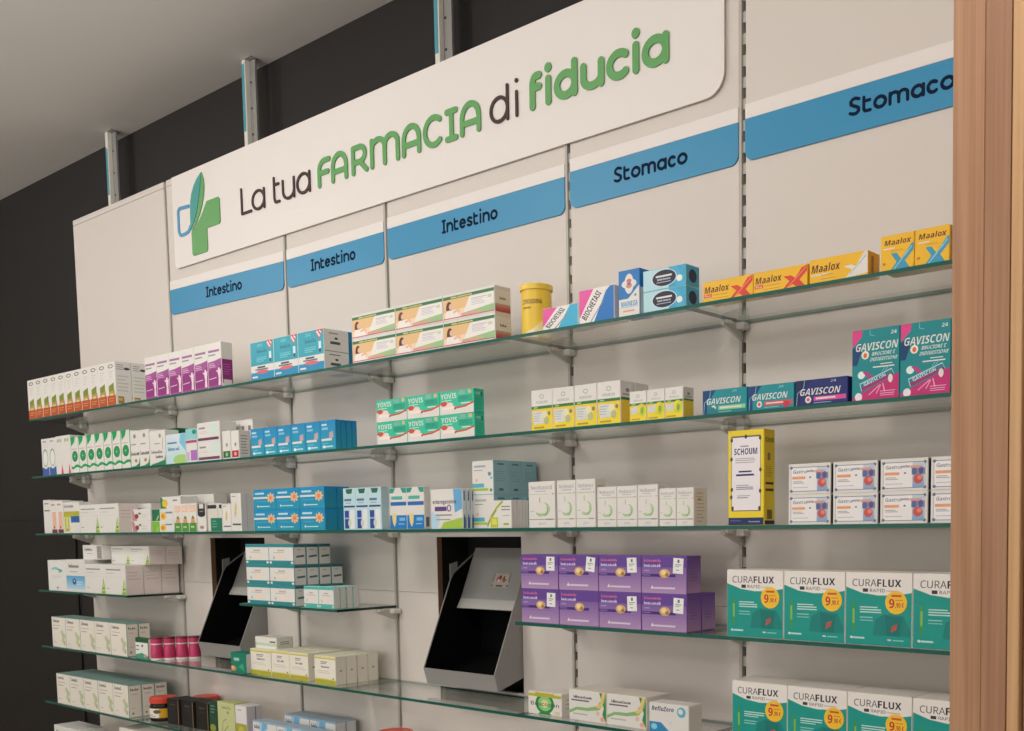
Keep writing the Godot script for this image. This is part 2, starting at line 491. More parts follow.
func art(k: String, p: Pic, front: bool) -> Color:
	# returns the paper colour; draws the front or the side
	match k:
		"amber":
			p.rect(0, 0, 1, 1, W)
			if front:
				p.ell(.5, .1, .3, .045, Color("#77705e")); p.ell(.5, .1, .2, .025, W)
				p.fine(.25, .2, .8, .42, 4, Color("#cfc9bd"), .3)
				p.poly([.2, .55, .8, .48, .8, .66, .2, .7], Color("#7d8f2c")); p.poly([.2, .68, .85, .64, .95, .84, .15, .84], Color("#b59655"))
				p.rect(.3, .72, .7, .79, Color("#d8c894")); p.rect(0, .77, 1, 1, Color("#b8562a")); p.fine(.15, .82, .85, .93, 2, Color("#d89868"), .35)
			else:
				p.fine(.08, .05, .6, .2, 3, GREY, .3); p.ell(.75, .15, .2, .03, INK); p.fine(.1, .3, .9, .72, 5, Color("#c9c6be"), .3)
				p.rect(.1, .8, .5, .97, Color("#a8894a")); p.rect(.12, .84, .4, .9, Color("#d0bb78"))
			return W
		"magenta":
			p.rect(0, 0, 1, 1, W)
			var mg := Color("#8e2a7c")
			if front:
				p.fine(.05, .14, .95, .22, 1, Color("#a06a9c"), .6); p.fine(.05, .24, .7, .3, 1, GREY, .5)
				p.poly([0, .42, .5, .4, 1, .36, 1, 1, 0, 1], Color("#a04c94")); p.poly([0, .62, .3, .56, .6, .58, 1, .5, 1, .95, 0, .95], mg)
				p.fine(.05, .44, .6, .56, 3, Color("#e4c3de"), .4); p.line([.05, .8, .6, .78], .03, Color("#e8d4e4"))
				p.ell(.8, .6, .07, .04, Color("#f0dcea")); p.poly([.68, .62, .95, .62, .9, .8, .92, .96, .72, .96, .76, .8], Color("#ecd2e4")); p.line([.95, .6, .85, .7, .6, .62], .05, Color("#ecd2e4"))
			else:
				p.rect(0, .38, 1, .92, mg); p.fine(.1, .48, .9, .75, 5, Color("#c66ab5"), .25); p.rect(.1, .84, .9, .92, W)
			return W
		"tealmed":
			var tl := Color("#27a3b8")
			p.rect(0, 0, 1, 1, tl)
			if front:
				p.word(.28, .2, .72, .3, Color("#156a8c")); p.fine(.3, .06, .6, .14, 2, Color("#7fd0d8"), .4); p.fine(.25, .4, .72, .55, 3, Color("#7fd0d8"), .35)
				p.poly([.68, 0, .98, 0, .84, .26], Color("#d8485a")); p.line([.74, .04, .86, .18], .05, W); p.line([.84, .03, .92, .1], .04, W)
				p.rect(.8, .3, .9, .48, Color("#d8eef0")); p.rect(.81, .48, .89, .56, Color("#3a3a5a"))
				p.rect(0, .62, 1, .8, W); p.fine(.28, .64, .72, .7, 1, INK, .7); p.fine(.18, .7, .85, .76, 1, Color("#4a6a80"), .6); p.ell(.5, .795, .27, .045, Color("#e2606a"))
				p.rect(0, .8, 1, 1, Color("#1a8fc0")); p.ell(.5, .8, .27, .04, Color("#e2606a")); p.fine(.05, .88, .3, .95, 1, W, .6)
			else:
				p.rect(0, 0, 1, 1, W); p.rect(0, .53, 1, .55, GREY)
				for y in [.06, .6]:
					p.fine(.2, y, .75, y + .06, 1, GREY, .5); p.ell(.5, y + .15, .07, .03, INK); p.fine(.25, y + .22, .75, y + .3, 1, INK, .8)
			return Color("#d9eef0") if front else W
		"tealback":
			p.rect(0, 0, 1, 1, Color("#1d86b4")); p.fine(.2, .1, .9, .9, 7, Color("#1a76a4"), .3)
			return Color("#1d86b4")
		"woman":
			p.rect(0, 0, 1, 1, W)
			if front:
				p.poly([0, .2, .55, .2, .38, .85, 0, .95], Color("#e8c08a")); p.poly([0, .7, .45, .6, .35, .95, 0, 1], Color("#f3d7c2"))
				p.rect(0, .08, 1, .2, Color("#3a7548")); p.word(.16, .09, .58, .18, Color("#e8dc8a"))
				p.poly([.52, .24, .98, .22, .98, .7, .4, .8], Color("#edeae6")); p.fine(.56, .3, .86, .6, 5, Color("#b9b6c4"), .35)
				p.poly([.36, .82, 1, .66, 1, .92, .36, .92], Color("#9cc48a")); p.poly([.36, .84, .8, .8, .6, .92, .36, .92], Color("#e6a08c"))
				p.ell(.12, .52, .06, .24, Color("#5a3026")); p.ell(.1, .66, .045, .16, Color("#5a3026")); p.ell(.16, .48, .045, .12, Color("#e8bda0")); p.poly([.06, .62, .26, .62, .33, .92, .04, .92], Color("#f4ece6")); p.line([.2, .72, .3, .66, .33, .74], .03, Color("#e8bda0"))
				p.rect(0, .92, 1, .95, Color("#b8507a")); p.rect(.87, .3, .95, .42, Color("#cfd4b8"))
			else:
				p.rect(0, 0, 1, .12, Color("#d8d4cc")); p.word(.3, .38, .72, .5, INK); p.grad(0, .66, 1, .98, Color("#c9b8a0"), Color("#b8364a"))
			return W
		"biosmall", "biobig":
			p.rect(0, 0, 1, 1, Color("#eeeae8"))
			var bl := Color("#3fb4dc") if k == "biosmall" else Color("#1976c4")
			if front:
				p.poly([0, 0, .42, 0, .02, .8, 0, .8], Color("#e858a8")); p.poly([.78, .12 if k == "biobig" else 0.0, 1, -.1, 1, 1, .42, 1], bl)
				p.tq("BIOCHETASI", Vector2(.06, .8), Vector2(.46, -.74), Vector2(.13, .12), Color("#2b2b33"))
				p.line([.32, .97, .72, .36], .012, GREY); p.line([.34, .97, .7, .42], .012, GREY)
			else:
				p.rect(0, 0, 1, 1, Color("#e4e0de"))
			return Color("#eeeae8")
		"magnes":
			p.rect(0, 0, 1, 1, W)
			if front:
				p.poly([0, 0, 1, 0, 1, .35, .45, .62, 0, .62], Color("#1f78c0"))
				p.ell(.5, .3, .22, .22, W); p.ell(.5, .3, .36, .1, W); p.ell(.5, .24, .12, .05, Color("#e0755a")); p.ell(.5, .34, .14, .06, Color("#d88a78")); p.ell(.5, .3, .08, .03, Color("#3f7fc0"))
				p.t("MAGNESIA", .12, .68, .9, .78, Color("#2a86c8")); p.line([.1, .8, .92, .8], .03, Color("#8fc4e4")); p.fine(.2, .86, .8, .92, 1, Color("#e0a080"), .5)
				p.ell(.8, .56, .06, .03, GREY)
			else:
				p.rect(0, 0, 1, .4, Color("#1f78c0"))
			return Color("#1f78c0")
		"oval":
			p.rect(0, 0, 1, 1, Color("#b7dfea"))
			if front:
				p.poly([.75, 0, 1, 0, 1, 1, .6, 1], Color("#3fa9d2")); p.poly([.6, 0, .8, 0, 1, 1, .8, 1], Color("#49b2d8"))
				p.ell(.5, .48, .3, .42, Color("#e8eef2")); p.ell(.5, .48, .28, .39, Color("#1c2340"))
				p.fine(.3, .3, .72, .44, 1, W, .7); p.word(.34, .46, .66, .58, Color("#dde2ee")); p.fine(.32, .64, .68, .72, 1, Color("#aeb6c8"), .5); p.ell(.86, .62, .07, .16, Color("#eef2f2"))
			else:
				p.rect(0, 0, 1, 1, Color("#3fa9d2")); p.ell(.5, .5, .3, .34, Color("#1c2340"))
			return Color("#8fcfe0")
		"maalred", "maalwhite", "maalblue":
			var ye := Color("#f0bc2e")
			p.rect(0, 0, 1, 1, ye)
			var xc: Color = {"maalred": Color("#dc4434"), "maalwhite": W, "maalblue": Color("#3f9cc0")}[k]
			var tk := Color("#5a2c20")
			if front and k == "maalblue":
				p.t("Maalox", .1, .12, .9, .28, tk, true, .03); p.fine(.08, .34, .5, .4, 1, W, .7); p.fine(.3, .42, .8, .5, 2, Color("#b98a2a"), .3)
				p.poly([.3, .52, .48, .52, .62, .72, .95, .3, 1, .3, 1, .5, .74, .78, .88, 1, .3, 1, .48, .78], xc); p.line([.4, .98, .94, .4], .03, Color("#9fd0dc")); p.ell(.1, .8, .05, .04, Color("#c87a2a"))
			elif front:
				p.t("Maalox", .03, .22, .52, .56, tk, true, .02)
				if k == "maalred":
					p.rect(.02, .62, .18, .78, xc); p.t("Plus", .04, .64, .16, .76, W)
					p.poly([.56, .4, .7, .4, .78, .56, .9, .12, 1, .02, 1, .3, .86, .68, .96, .98, .8, .98, .74, .84, .62, .98, .56, .98, .68, .66], xc); p.line([.64, .96, .98, .12], .012, Color("#f2a090"))
				else:
					p.poly([.6, .5, .72, .46, .8, .56, .94, 0, 1, 0, 1, .9, .7, .98, .62, .98, .74, .68], xc); p.line([.7, .86, .96, .2], .008, Color("#6a90b0")); p.rect(.02, .64, .34, .7, Color("#d8d4e0"))
				p.fine(.2, .68, .5, .74, 1, Color("#b98a2a"), .4); p.fine(.2, .84, .55, .9, 1, Color("#8a6a2a"), .4)
			else:
				p.rect(.25, .15, .45, .9, Color("#a8743a"))
			return ye
		"ringbox":
			p.rect(0, 0, 1, 1, W)
			if front:
				p.fine(.2, .05, .8, .12, 1, GREY, .4); p.rect(0, .78, 1, 1, Color("#3a5fa8")); p.ell(.5, .52, .4, .24, Color("#8fa59c")); p.ell(.5, .53, .33, .2, Color("#e4e8e2")); p.rect(.3, .76, .7, .82, W)
			return W
		"redtri":
			p.rect(0, 0, 1, 1, W)
			if front:
				p.ell(.35, .12, .14, .05, Color("#b9a8a0")); p.ell(.7, .12, .14, .05, Color("#a8b8a0")); p.poly([.62, 1, .75, .72, .95, 1], Color("#dc3f66"))
			return W
		"ovalgreen":
			var gr := Color("#12a05a")
			p.rect(0, 0, 1, 1, W)
			if front:
				p.poly([.0, 0, .62, 0, .5, .14, .1, .26, .05, .1], gr); p.fine(.1, .32, .9, .36, 1, Color("#d08a8a"), .5)
				p.ell(.5, .54, .36, .15, Color("#0c7a44")); p.ell(.5, .54, .28, .12, Color("#1f9a58")); p.fine(.4, .5, .6, .58, 1, Color("#9fd8b4"), .6)
				p.poly([0, .8, .25, .84, .5, .78, .8, .77, 1, .8, 1, .87, .8, .84, .5, .86, .25, .9, 0, .87], gr)
			return gr
		"dental", "dentalwide":
			p.rect(0, 0, 1, 1, W)
			if front:
				if k == "dental":
					p.ell(.5, .15, .14, .06, GREY); p.fine(.1, .35, .9, .4, 1, GREY, .6); p.word(.05, .56, .98, .68, INK); p.poly([0, 1, 1, 1, 1, .72, .85, .9, .5, .96, 0, .98], Color("#16805a")); p.ell(.55, .82, .14, .05, Color("#b07a5a"))
				else:
					p.ell(.68, .16, .07, .06, GREY); p.fine(.3, .36, .8, .4, 1, GREY, .6); p.word(.1, .56, .8, .66, INK); p.word(.36, .7, .84, .8, INK); p.poly([0, 1, 1, 1, 1, .7, .9, .86, .5, .92, .1, .96], Color("#16805a")); p.line([.86, .2, .82, .55], .03, Color("#c09a7a"))
			return W
		"greenback":
			p.rect(0, 0, 1, 1, Color("#1c6a48"))
			return Color("#1c7a50")
		"hydra":
			p.grad(0, 0, 1, 1, Color("#d8e6ee"), Color("#bfe0e8"))
			if front:
				p.poly([.75, 0, 1, 0, 1, .6, .7, .3], Color("#7fc4e0")); p.fine(.08, .25, .75, .32, 1, Color("#5a7aa0"), .8); p.word(.1, .42, .7, .56, Color("#3f7fa8")); p.ell(.75, .88, .4, .18, Color("#a8d078")); p.rect(0, .62, .6, .64, W)
			return Color("#cfe4ea")
		"probio":
			p.rect(0, 0, 1, 1, W)
			if front:
				p.rect(0, 0, 1, .32, Color("#8fd0d4")); p.ell(.8, .1, .2, .07, Color("#1f8a7a")); p.rect(0, .34, 1, .42, Color("#b04a78")); p.rect(.4, .64, 1, .95, Color("#b070c0")); p.rect(.05, .68, .3, .95, Color("#c9b4d8"))
			return Color("#9fd4d8")
		"stripe":
			p.rect(0, 0, 1, 1, W)
			if front:
				p.fine(.08, .2, .45, .34, 1, GREY, .7); p.poly([.6, .12, .9, .1, .9, .6, .58, .62], Color("#cfe6e0")); p.rect(.02, .8, .95, .94, Color("#6a3a5a")); p.fine(.1, .44, .5, .6, 2, Color("#c8c4c8"), .3)
			return W
		"markrow":
			p.rect(0, 0, 1, 1, W)
			if front:
				p.rect(.3, .15, .75, .27, Color("#8a7a7c")); p.fine(.2, .5, .8, .7, 2, Color("#d4d0c8"), .4)
			return W
		"gtip", "rtip":
			p.rect(0, 0, 1, 1, W)
			if front:
				p.ell(.55, .5, .12, .07, GREY); p.rect(.05, .72, .95, .96, Color("#2a6a3a") if k == "gtip" else Color("#b02a3c")); p.rect(.35, .78, .65, .9, Color("#a8c8a0") if k == "gtip" else Color("#e8b0b0"))
			else:
				p.fine(.15, .15, .85, .9, 7, Color("#9a9080"), .3)
			return W
		"bluerow":
			var b1 := Color("#1a8cc6")
			p.grad(0, 0, 1, 1, b1, Color("#2aa3bf"))
			if front:
				p.fine(.08, .1, .5, .18, 1, Color("#bfe0ec"), .8); p.fine(.1, .22, .6, .32, 1, Color("#86c4dc"), .8); p.poly([.6, .42, .85, .38, .85, .6, .58, .62], Color("#c8a8a8")); p.rect(.04, .62, .75, .7, W); p.fine(.1, .76, .7, .82, 1, Color("#6ac4d4"), .5); p.ell(.22, .9, .1, .05, Color("#e8f4f4")); p.fine(.32, .86, .8, .94, 1, Color("#bfe6ea"), .6)
			else:
				pass
			return b1
		"yovis":
			var gn := Color("#36c4a2")
			p.rect(0, 0, 1, 1, gn)
			if front:
				p.poly([0, .5, .2, .42, .35, .66, .5, .72, .75, .7, 1, .54, 1, 1, 0, 1], W); p.line([0, .52, .16, .46, .34, .68, .5, .74, .76, .7, 1, .56], .035, Color("#d0503c"))
				p.t("YOVIS", .03, .1, .5, .32, W); p.fine(.06, .36, .45, .42, 1, Color("#c8f0e0"), .6); p.rect(.55, .24, .95, .5, Color("#22a888")); p.fine(.6, .28, .9, .44, 2, Color("#1a7a78"), .3); p.fine(.64, .53, .9, .6, 1, W, .7)
				p.rect(.58, .02, .76, .2, Color("#7fb8a8")); p.rect(.84, .02, .93, .18, Color("#e0b890")); p.ell(.12, .56, .08, .07, Color("#d0503c")); p.ell(.3, .62, .1, .14, Color("#f4dcd4")); p.poly([.08, .66, .45, .66, .45, .78, .08, .78], Color("#f8e8e4")); p.ell(.45, .76, .03, .05, Color("#c04038"))
			else:
				p.t("YOVIS", .12, .12, .6, .24, Color("#bfe8d8")); p.rect(.7, .1, .85, .3, Color("#157a5a")); p.fine(.1, .4, .9, .9, 5, Color("#27ae86"), .3)
			return gn
		"aquibig", "aquismall":
			p.rect(0, 0, 1, 1, W)
			if front:
				p.ell(.5, .16, .11, .06, Color("#b4b8ae")); p.ell(.5, .16, .07, .035, W); p.t("AQUILEA", .22, .27, .78, .35, Color("#8a8e88"), false)
				p.grad(0, .47, 1, 1, Color("#f0cf3a"), Color("#f4dc2a")); p.rect(0, .4, 1, .47, Color("#2f7a3c")); p.fine(.1, .41, .4, .46, 1, Color("#a8d08a"), .6)
				if k == "aquibig":
					p.poly([.05, .52, .5, .52, .6, .84, .1, .86], Color("#d8dcd8")); p.fine(.1, .56, .5, .8, 4, Color("#b0b8c0"), .3); p.ell(.62, .62, .14, .1, Color("#e8e4c0")); p.ell(.72, .78, .12, .1, Color("#b8c090")); p.ell(.85, .6, .07, .05, Color("#7a8a70"))
				else:
					p.poly([.05, .55, .5, .5, .55, .74, .1, .78], Color("#d4d8d4")); p.ell(.72, .64, .24, .22, Color("#c8d83a")); p.ell(.64, .6, .16, .16, Color("#f0d83a")); p.ell(.74, .66, .1, .12, Color("#8ab03a"))
				p.rect(.1, .92, .6, .96, Color("#b8a030"))
			else:
				p.rect(0, .42, 1, 1, Color("#f0cf3a")); p.rect(0, .38, 1, .44, Color("#2f7a3c")); p.ell(.5, .2, .14, .05, GREY); p.fine(.15, .28, .85, .34, 1, GREY, .5)
			return W
		"gavA", "gavB", "gavC":
			var tg := Color("#12909c") if k != "gavC" else Color("#1d2a72")
			p.rect(0, 0, 1, 1, tg)
			if front:
				p.poly([0, .0, .3, 0, .2, .3, .1, .5, .1, 1, 0, 1], Color("#12407a") if k != "gavC" else Color("#162058")); p.line([.02, 1, .04, .5, .16, .3, .18, .0], .012, Color("#8fd0d8"))
				p.t("GAVISCON", .08, .34, .84, .6, W, true, .03); p.ell(.25, .78, .06, .14, W); p.ell(.25, .78, .03, .07, Color("#d85a5a"))
				var pill: Color = {"gavA": Color("#8fd08a"), "gavB": Color("#e04a5a"), "gavC": Color("#d850a0")}[k]
				p.rect(.36, .68, .97, .86, pill); p.fine(.4, .7, .94, .84, 1, W, .5); p.t("24", .68, .06, .78, .16, W, false)
				if k == "gavA": p.poly([.08, 1, .16, .66, .36, .86, .97, .86, .97, 1], Color("#12808c"))
				if k == "gavB": p.ell(.84, .86, .07, .14, Color("#c03a50"))
				p.fine(.36, .9, .8, .96, 1, Color("#9fd8dc"), .5)
			else:
				pass
			return tg
		"gavbig":
			var tg := Color("#108a92")
			p.rect(0, 0, 1, 1, tg)
			if front:
				p.poly([0, 0, .22, 0, .2, .1, .06, .2, 0, .24], Color("#e0408c")); p.poly([0, .26, .14, .2, .2, .3, .1, .5, 0, .5], Color("#0f3f74")); p.line([.38, 0, .38, .08, .48, .1], .01, Color("#7fc8cc"))
				p.t("24", .82, .05, .94, .1, W, true, .01); p.t("GAVISCON", .06, .19, .95, .3, W, true, .03); p.t("BRUCIORE E", .42, .33, .9, .38, W, true, .02); p.t("INDIGESTIONE", .38, .405, .95, .455, W, true, .02)
				p.ell(.28, .36, .08, .06, Color("#f2e6dc")); p.ell(.28, .365, .04, .035, Color("#e06a3a")); p.fine(.6, .49, .95, .52, 1, W, .5); p.fine(.45, .53, .95, .56, 1, W, .5)
				p.poly([0, 1, 0, .96, .2, .9, .9, .68, 1, .64, 1, 1], Color("#c42a76")); p.ell(.2, .64, .08, .055, Color("#e4f0f0")); p.poly([.22, .6, .34, .6, .44, .68, .4, .72], Color("#b83a80"))
				p.poly([.16, .76, .84, .58, .9, .66, .2, .87], Color("#bfe0e4")); p.poly([.18, .77, .84, .595, .89, .66, .21, .855], Color("#2c7f96")); p.tq("GAVISCON", Vector2(.24, .755), Vector2(.46, -.115), Vector2(.03, .05), Color("#d4eef0")); p.poly([.2, .82, .88, .64, .88, .68, .22, .87], Color("#a02870")); p.line([.64, .62, .7, .56], .015, Color("#7fc4c8")); p.line([.7, .61, .78, .54], .015, Color("#7fc4c8"))
				p.line([.36, .93, .6, .8], .02, Color("#e8a8c8")); p.line([.52, .92, .62, .8], .02, Color("#e8a8c8")); p.line([.7, .9, .66, .78], .025, Color("#e8a8c8")); p.ell(.82, .72, .05, .06, W); p.ell(.14, .95, .08, .06, Color("#f0e8ee")); p.fine(.6, .88, .95, .97, 3, Color("#f0c0d8"), .35)
			else:
				pass
			return tg
		"thin", "pink":
			p.rect(0, 0, 1, 1, W)
			if front and k == "thin":
				p.rect(.1, .3, .9, .34, Color("#5a8a5a")); p.fine(.1, .08, .8, .14, 1, GREY, .6)
			elif front:
				p.fine(.1, .08, .9, .15, 1, Color("#b09a90"), .7); p.rect(.25, .34, .85, .86, Color("#eab8a0")); p.rect(.1, .88, 1, 1, Color("#6a3a44")); p.ell(.5, .82, .1, .04, Color("#a83a3a"))
			return W
		"olive":
			p.rect(0, 0, 1, 1, W)
			if front:
				p.word(.05, .06, .65, .18, Color("#7a7a88")); p.rect(0, .3, 1, .48, Color("#b4b43a")); p.rect(0, .48, .4, .95, Color("#d8dc9a")); p.rect(.08, .5, .14, .95, Color("#a8b43a")); p.rect(.26, .5, .32, .95, Color("#a8b43a")); p.rect(.45, .46, 1, .66, Color("#2a62a8")); p.ell(.2, .9, .04, .05, Color("#c05a5a"))
			return W
		"leaf", "leaf4", "leafhalf":
			p.rect(0, 0, 1, 1, W)
			if front:
				p.fine(.06, .12, .95, .2, 1, GREY, .5); p.fine(.06, .26, .5, .3, 1, Color("#b0aeb0"), .5); p.rect(0, .4, 1, .41, Color("#d4d0c8"))
				p.poly([.8, 1, .92, .45, 1, .8, 1, 1], Color("#8fb83a")); p.poly([.86, .9, .93, .55, .98, .9], Color("#c8d890")); p.rect(.86, .78, .96, .84, Color("#4f8a2a")); p.fine(.06, .78, .22, .84, 1, GREY, .4)
			else:
				p.rect(0, 0, 1, 1, Color("#ece0dc")); p.fine(.1, .2, .9, .55, 3, Color("#d4c4c2"), .25)
			return W
		"berry":
			p.rect(0, 0, 1, 1, W)
			if front:
				p.poly([0, 0, .1, 0, .22, .6, .3, 1, .05, 1], Color("#c08a90")); p.ell(.28, .6, .1, .22, Color("#8a3a48")); p.ell(.44, .35, .07, .1, Color("#7a6a5a")); p.fine(.5, .4, .85, .8, 2, Color("#c8c4c0"), .3)
			return W
		"flower", "flowerlime", "flowertop":
			p.rect(0, 0, 1, 1, W)
			if front:
				if k == "flowertop":
					p.poly([0, 0, .08, 0, .3, 1, 0, 1], Color("#2a8a4a"))
				else:
					p.rect(0, 0, .36, 1, Color("#1a7250") if k == "flower" else Color("#7fbf3a")); p.line([.2, .95, .3, .55], .05, Color("#a8d08a"))
				if k == "flowertop":
					p.ell(.22, .55, .14, .34, Color("#e8c040"))
				p.rect(0, 0, 0, 0, W); p.ell(.52, .6, .13 if k != "flowertop" else 0.0, .32, Color("#f0c040")); p.ell(.5, .62, .06 if k != "flowertop" else 0.0, .16, Color("#d88a2a")); p.fine(.62, .2, .95, .4, 1, Color("#7a8aa0"), .7); p.rect(.62, .82, 1, .95, Color("#d0e4e4"))
			return W
		"whiteends", "whiteback":
			p.rect(0, 0, 1, 1, W); p.fine(.2, .2, .8, .5, 2, Color("#c4c0ba"), .25)
			return W
		"orange":
			p.rect(0, 0, 1, 1, W)
			if front:
				p.rect(.08, .06, .92, .3, Color("#efc0a4")); p.fine(.15, .1, .85, .26, 2, W, .35); p.ell(.5, .62, .28, .12, Color("#e09a70")); p.poly([.3, .5, .5, .42, .75, .52, .6, .56], Color("#5a8a3a")); p.rect(0, .68, 1, 1, Color("#4f963f")); p.fine(.2, .78, .8, .88, 1, Color("#b8d8a0"), .6)
			return W
		"blackcap":
			p.rect(0, 0, 1, 1, W)
			if front:
				p.rect(.05, 0, .95, .4, Color("#2a2a30")); p.rect(.25, .02, .75, .18, Color("#e4e0da")); p.ell(.5, .4, .42, .08, Color("#2a2a30")); p.rect(.3, .26, .7, .3, GREY); p.ell(.5, .85, .25, .06, Color("#b08a80"))
			else:
				pass
			return W
		"greyg":
			p.rect(0, 0, 1, 1, Color("#d9d6cf"))
			if front:
				p.rect(.0, .05, .62, .18, Color("#2c2c34")); p.rect(.82, .05, 1, .18, Color("#2c2c34")); p.rect(.72, .12, .74, 1, GREY); p.rect(.2, .52, 1, 1, Color("#1f7a5e")); p.fine(.3, .6, .7, .9, 3, Color("#7ab8a0"), .3)
			return W
		"whitethin", "goldthin":
			p.rect(0, 0, 1, 1, W)
			if front:
				p.poly([.35, .32, .62, .28, .6, .55, .3, .6], Color("#e0d09a")); p.line([.5, .25, .4, .62], .06, Color("#c8b060")); p.rect(.1, .8, .95, .84, INK); p.fine(.1, .06, .6, .12, 1, GREY, .4)
			else:
				p.rect(.48, 0, .52, 1, Color("#c8b8b2"))
			return W
		"lacto":
			var b2 := Color("#1a90c6")
			p.grad(0, 0, 1, 1, b2, Color("#2298b6"))
			if front:
				p.fine(.08, .12, .68, .24, 1, Color("#bfe4f0"), .8); p.rect(0, .36, .72, .45, W); p.ell(.78, .42, .13, .16, Color("#f0b878")); p.ell(.78, .42, .07, .1, Color("#e08a68"))
				for i in 8: p.ell(.78 + .15 * cos(i * .785), .42 + .2 * sin(i * .785), .035, .05, Color("#f0c890"))
				p.fine(.1, .56, .6, .62, 1, Color("#4ab0d4"), .5); p.ell(.2, .82, .04, .05, W); p.fine(.26, .79, .85, .86, 1, Color("#c4e8f0"), .7)
			else:
				p.fine(.1, .3, .9, .7, 3, Color("#2a8ab0"), .3)
			return b2
		"swab":
			p.rect(0, 0, 1, 1, Color("#bfdde6"))
			if front:
				p.poly([.2, .02, .8, .02, .7, .13, .3, .13], Color("#2a6a54")); p.fine(.08, .24, .92, .31, 1, Color("#5a7a9a"), .8); p.fine(.2, .34, .7, .38, 1, GREY, .4); p.rect(.04, .42, .96, .46, Color("#25417a"))
				p.rect(.08, .54, .44, .97, Color("#28479a")); p.rect(.08, .7, .44, .74, Color("#8fb4dc")); p.rect(.52, .52, .9, .97, Color("#e6e8ea")); p.ell(.5, .84, .14, .09, Color("#cfd8c0"))
			else:
				pass
			return Color("#bfdde6")
		"drop":
			p.rect(0, 0, 1, 1, W)
			if front:
				p.rect(0, 0, 1, .12, Color("#2a9a8a")); p.poly([.35, 0, .65, 0, .78, .12, .22, .12], W); p.fine(.1, .18, .9, .28, 1, Color("#4fb4a8"), .8); p.rect(.05, .34, .98, .43, Color("#2a6ab8")); p.rect(0, .66, 1, 1, Color("#1d7cc4")); p.poly([.1, .62, .4, .62, .36, .84, .26, .95, .16, .84], Color("#e8d490")); p.rect(.55, .72, .9, .8, Color("#7ab8e4")); p.fine(.5, .85, .9, .9, 1, Color("#9fd0ee"), .5)
			else:
				p.rect(.2, .72, .9, .95, Color("#6a6a6c"))
			return W
		"enter":
			p.rect(0, 0, 1, 1, W)
			if front:
				p.poly([.72, 0, 1, 0, 1, .5, .76, .6], Color("#68acd8")); p.poly([0, .55, .3, .7, .2, 1, 0, 1], Color("#b8d8ec")); p.poly([.4, .84, 1, .72, 1, 1, .3, 1], Color("#a4c84a"))
				p.t("enterogermina", .06, .26, .8, .4, Color("#4a3a5c")); p.rect(.12, .44, .5, .55, Color("#5c3f84")); p.ell(.58, .48, .07, .09, Color("#7a5aa8")); p.ell(.58, .48, .035, .06, W); p.fine(.15, .62, .7, .7, 1, GREY, .4); p.fine(.15, .75, .8, .8, 1, GREY, .4); p.ell(.86, .66, .06, .04, W)
			else:
				p.rect(0, 0, 1, 1, Color("#cfdbe4")); p.rect(.3, .05, .7, .3, Color("#4a6a90")); p.poly([.2, .75, .5, .62, .8, .75, .8, 1, .2, 1], Color("#2a5fa4"))
			return W
		"tealside":
			p.rect(0, 0, 1, 1, W)
			if front:
				p.fine(.08, .12, .85, .2, 1, Color("#a8b4b8"), .8); p.fine(.08, .26, .5, .32, 1, GREY, .4); p.ell(.82, .4, .08, .06, Color("#5a9ab0")); p.ell(.9, .52, .05, .04, Color("#7ac0c8")); p.rect(0, .68, .55, .8, Color("#58b0c4")); p.rect(0, .82, .75, .9, Color("#a4c04a")); p.ell(.88, .88, .06, .05, Color("#5a9a4a")); p.ell(.2, .58, .08, .05, Color("#e8c0b0"))
			else:
				p.rect(0, 0, 1, 1, Color("#8fbcc6")); p.fine(.25, .06, .75, .12, 1, Color("#4f7a8a"), .8); p.fine(.1, .3, .9, .65, 5, Color("#7aa8b4"), .3); p.fine(.35, .82, .75, .9, 1, Color("#4a6a74"), .9)
			return Color("#8fbcc6")
		"swoosh":
			p.rect(0, 0, 1, 1, W)
			if front:
				p.line([.02, .9, .2, .55, .42, .25, .66, .02], .07, Color("#a8b43a")); p.line([.02, .96, .16, .68, .4, .34], .03, Color("#7a9a3a")); p.rect(.15, .6, .46, .98, Color("#b8c83a")); p.rect(.2, .66, .4, .88, Color("#e0d860")); p.fine(.6, .18, .95, .4, 2, GREY, .35); p.fine(.65, .52, .95, .58, 1, GREY, .4); p.rect(.68, .82, .9, .9, Color("#a8b84a"))
			else:
				p.rect(.3, 0, .34, 1, Color("#bab2aa"))
			return W
		"neo", "neo2", "neo3", "neo4", "neo5":
			p.rect(0, 0, 1, 1, W)
			if front:
				p.t("NeoBianacid", .1, .08, .9, .17, Color("#9a94a4"), false); p.fine(.25, .19, .78, .22, 1, Color("#bdb8c0"), .6); p.fine(.05, .26, .95, .28, 1, Color("#b4c4ac"), .7); p.ell(.93, .27, .03, .015, Color("#c87a7a"))
				var g1 := Color("#a8c498")
				p.line([.42, .34, .42, .46, .5, .5], .045, g1); p.ell(.56, .6, .25, .15, g1); p.ell(.48, .57, .22, .125, W); p.ell(.62, .6, .13, .09, Color("#d4e2c0")); p.ell(.54, .57, .13, .085, W); p.line([.28, .68, .4, .74, .5, .73], .05, g1); p.line([.7, .55, .72, .64, .62, .74], .03, Color("#6f9a70"))
				p.fine(.05, .62, .22, .68, 1, Color("#c8c4c8"), .4); p.fine(.66, .8, .94, .84, 1, Color("#a8b4a0"), .7); p.rect(.0, .815, 1, .825, Color("#6a6468")); p.tq("aboca", Vector2(.38, .88), Vector2(.28, -.01), Vector2(-.03, .06), Color("#a8a2a8"), false)
			else:
				p.fine(.2, .1, .8, .95, 9, Color("#c4b4a6"), .3); p.ell(.4, .3, .12, .03, Color("#c8806a"))
			return W
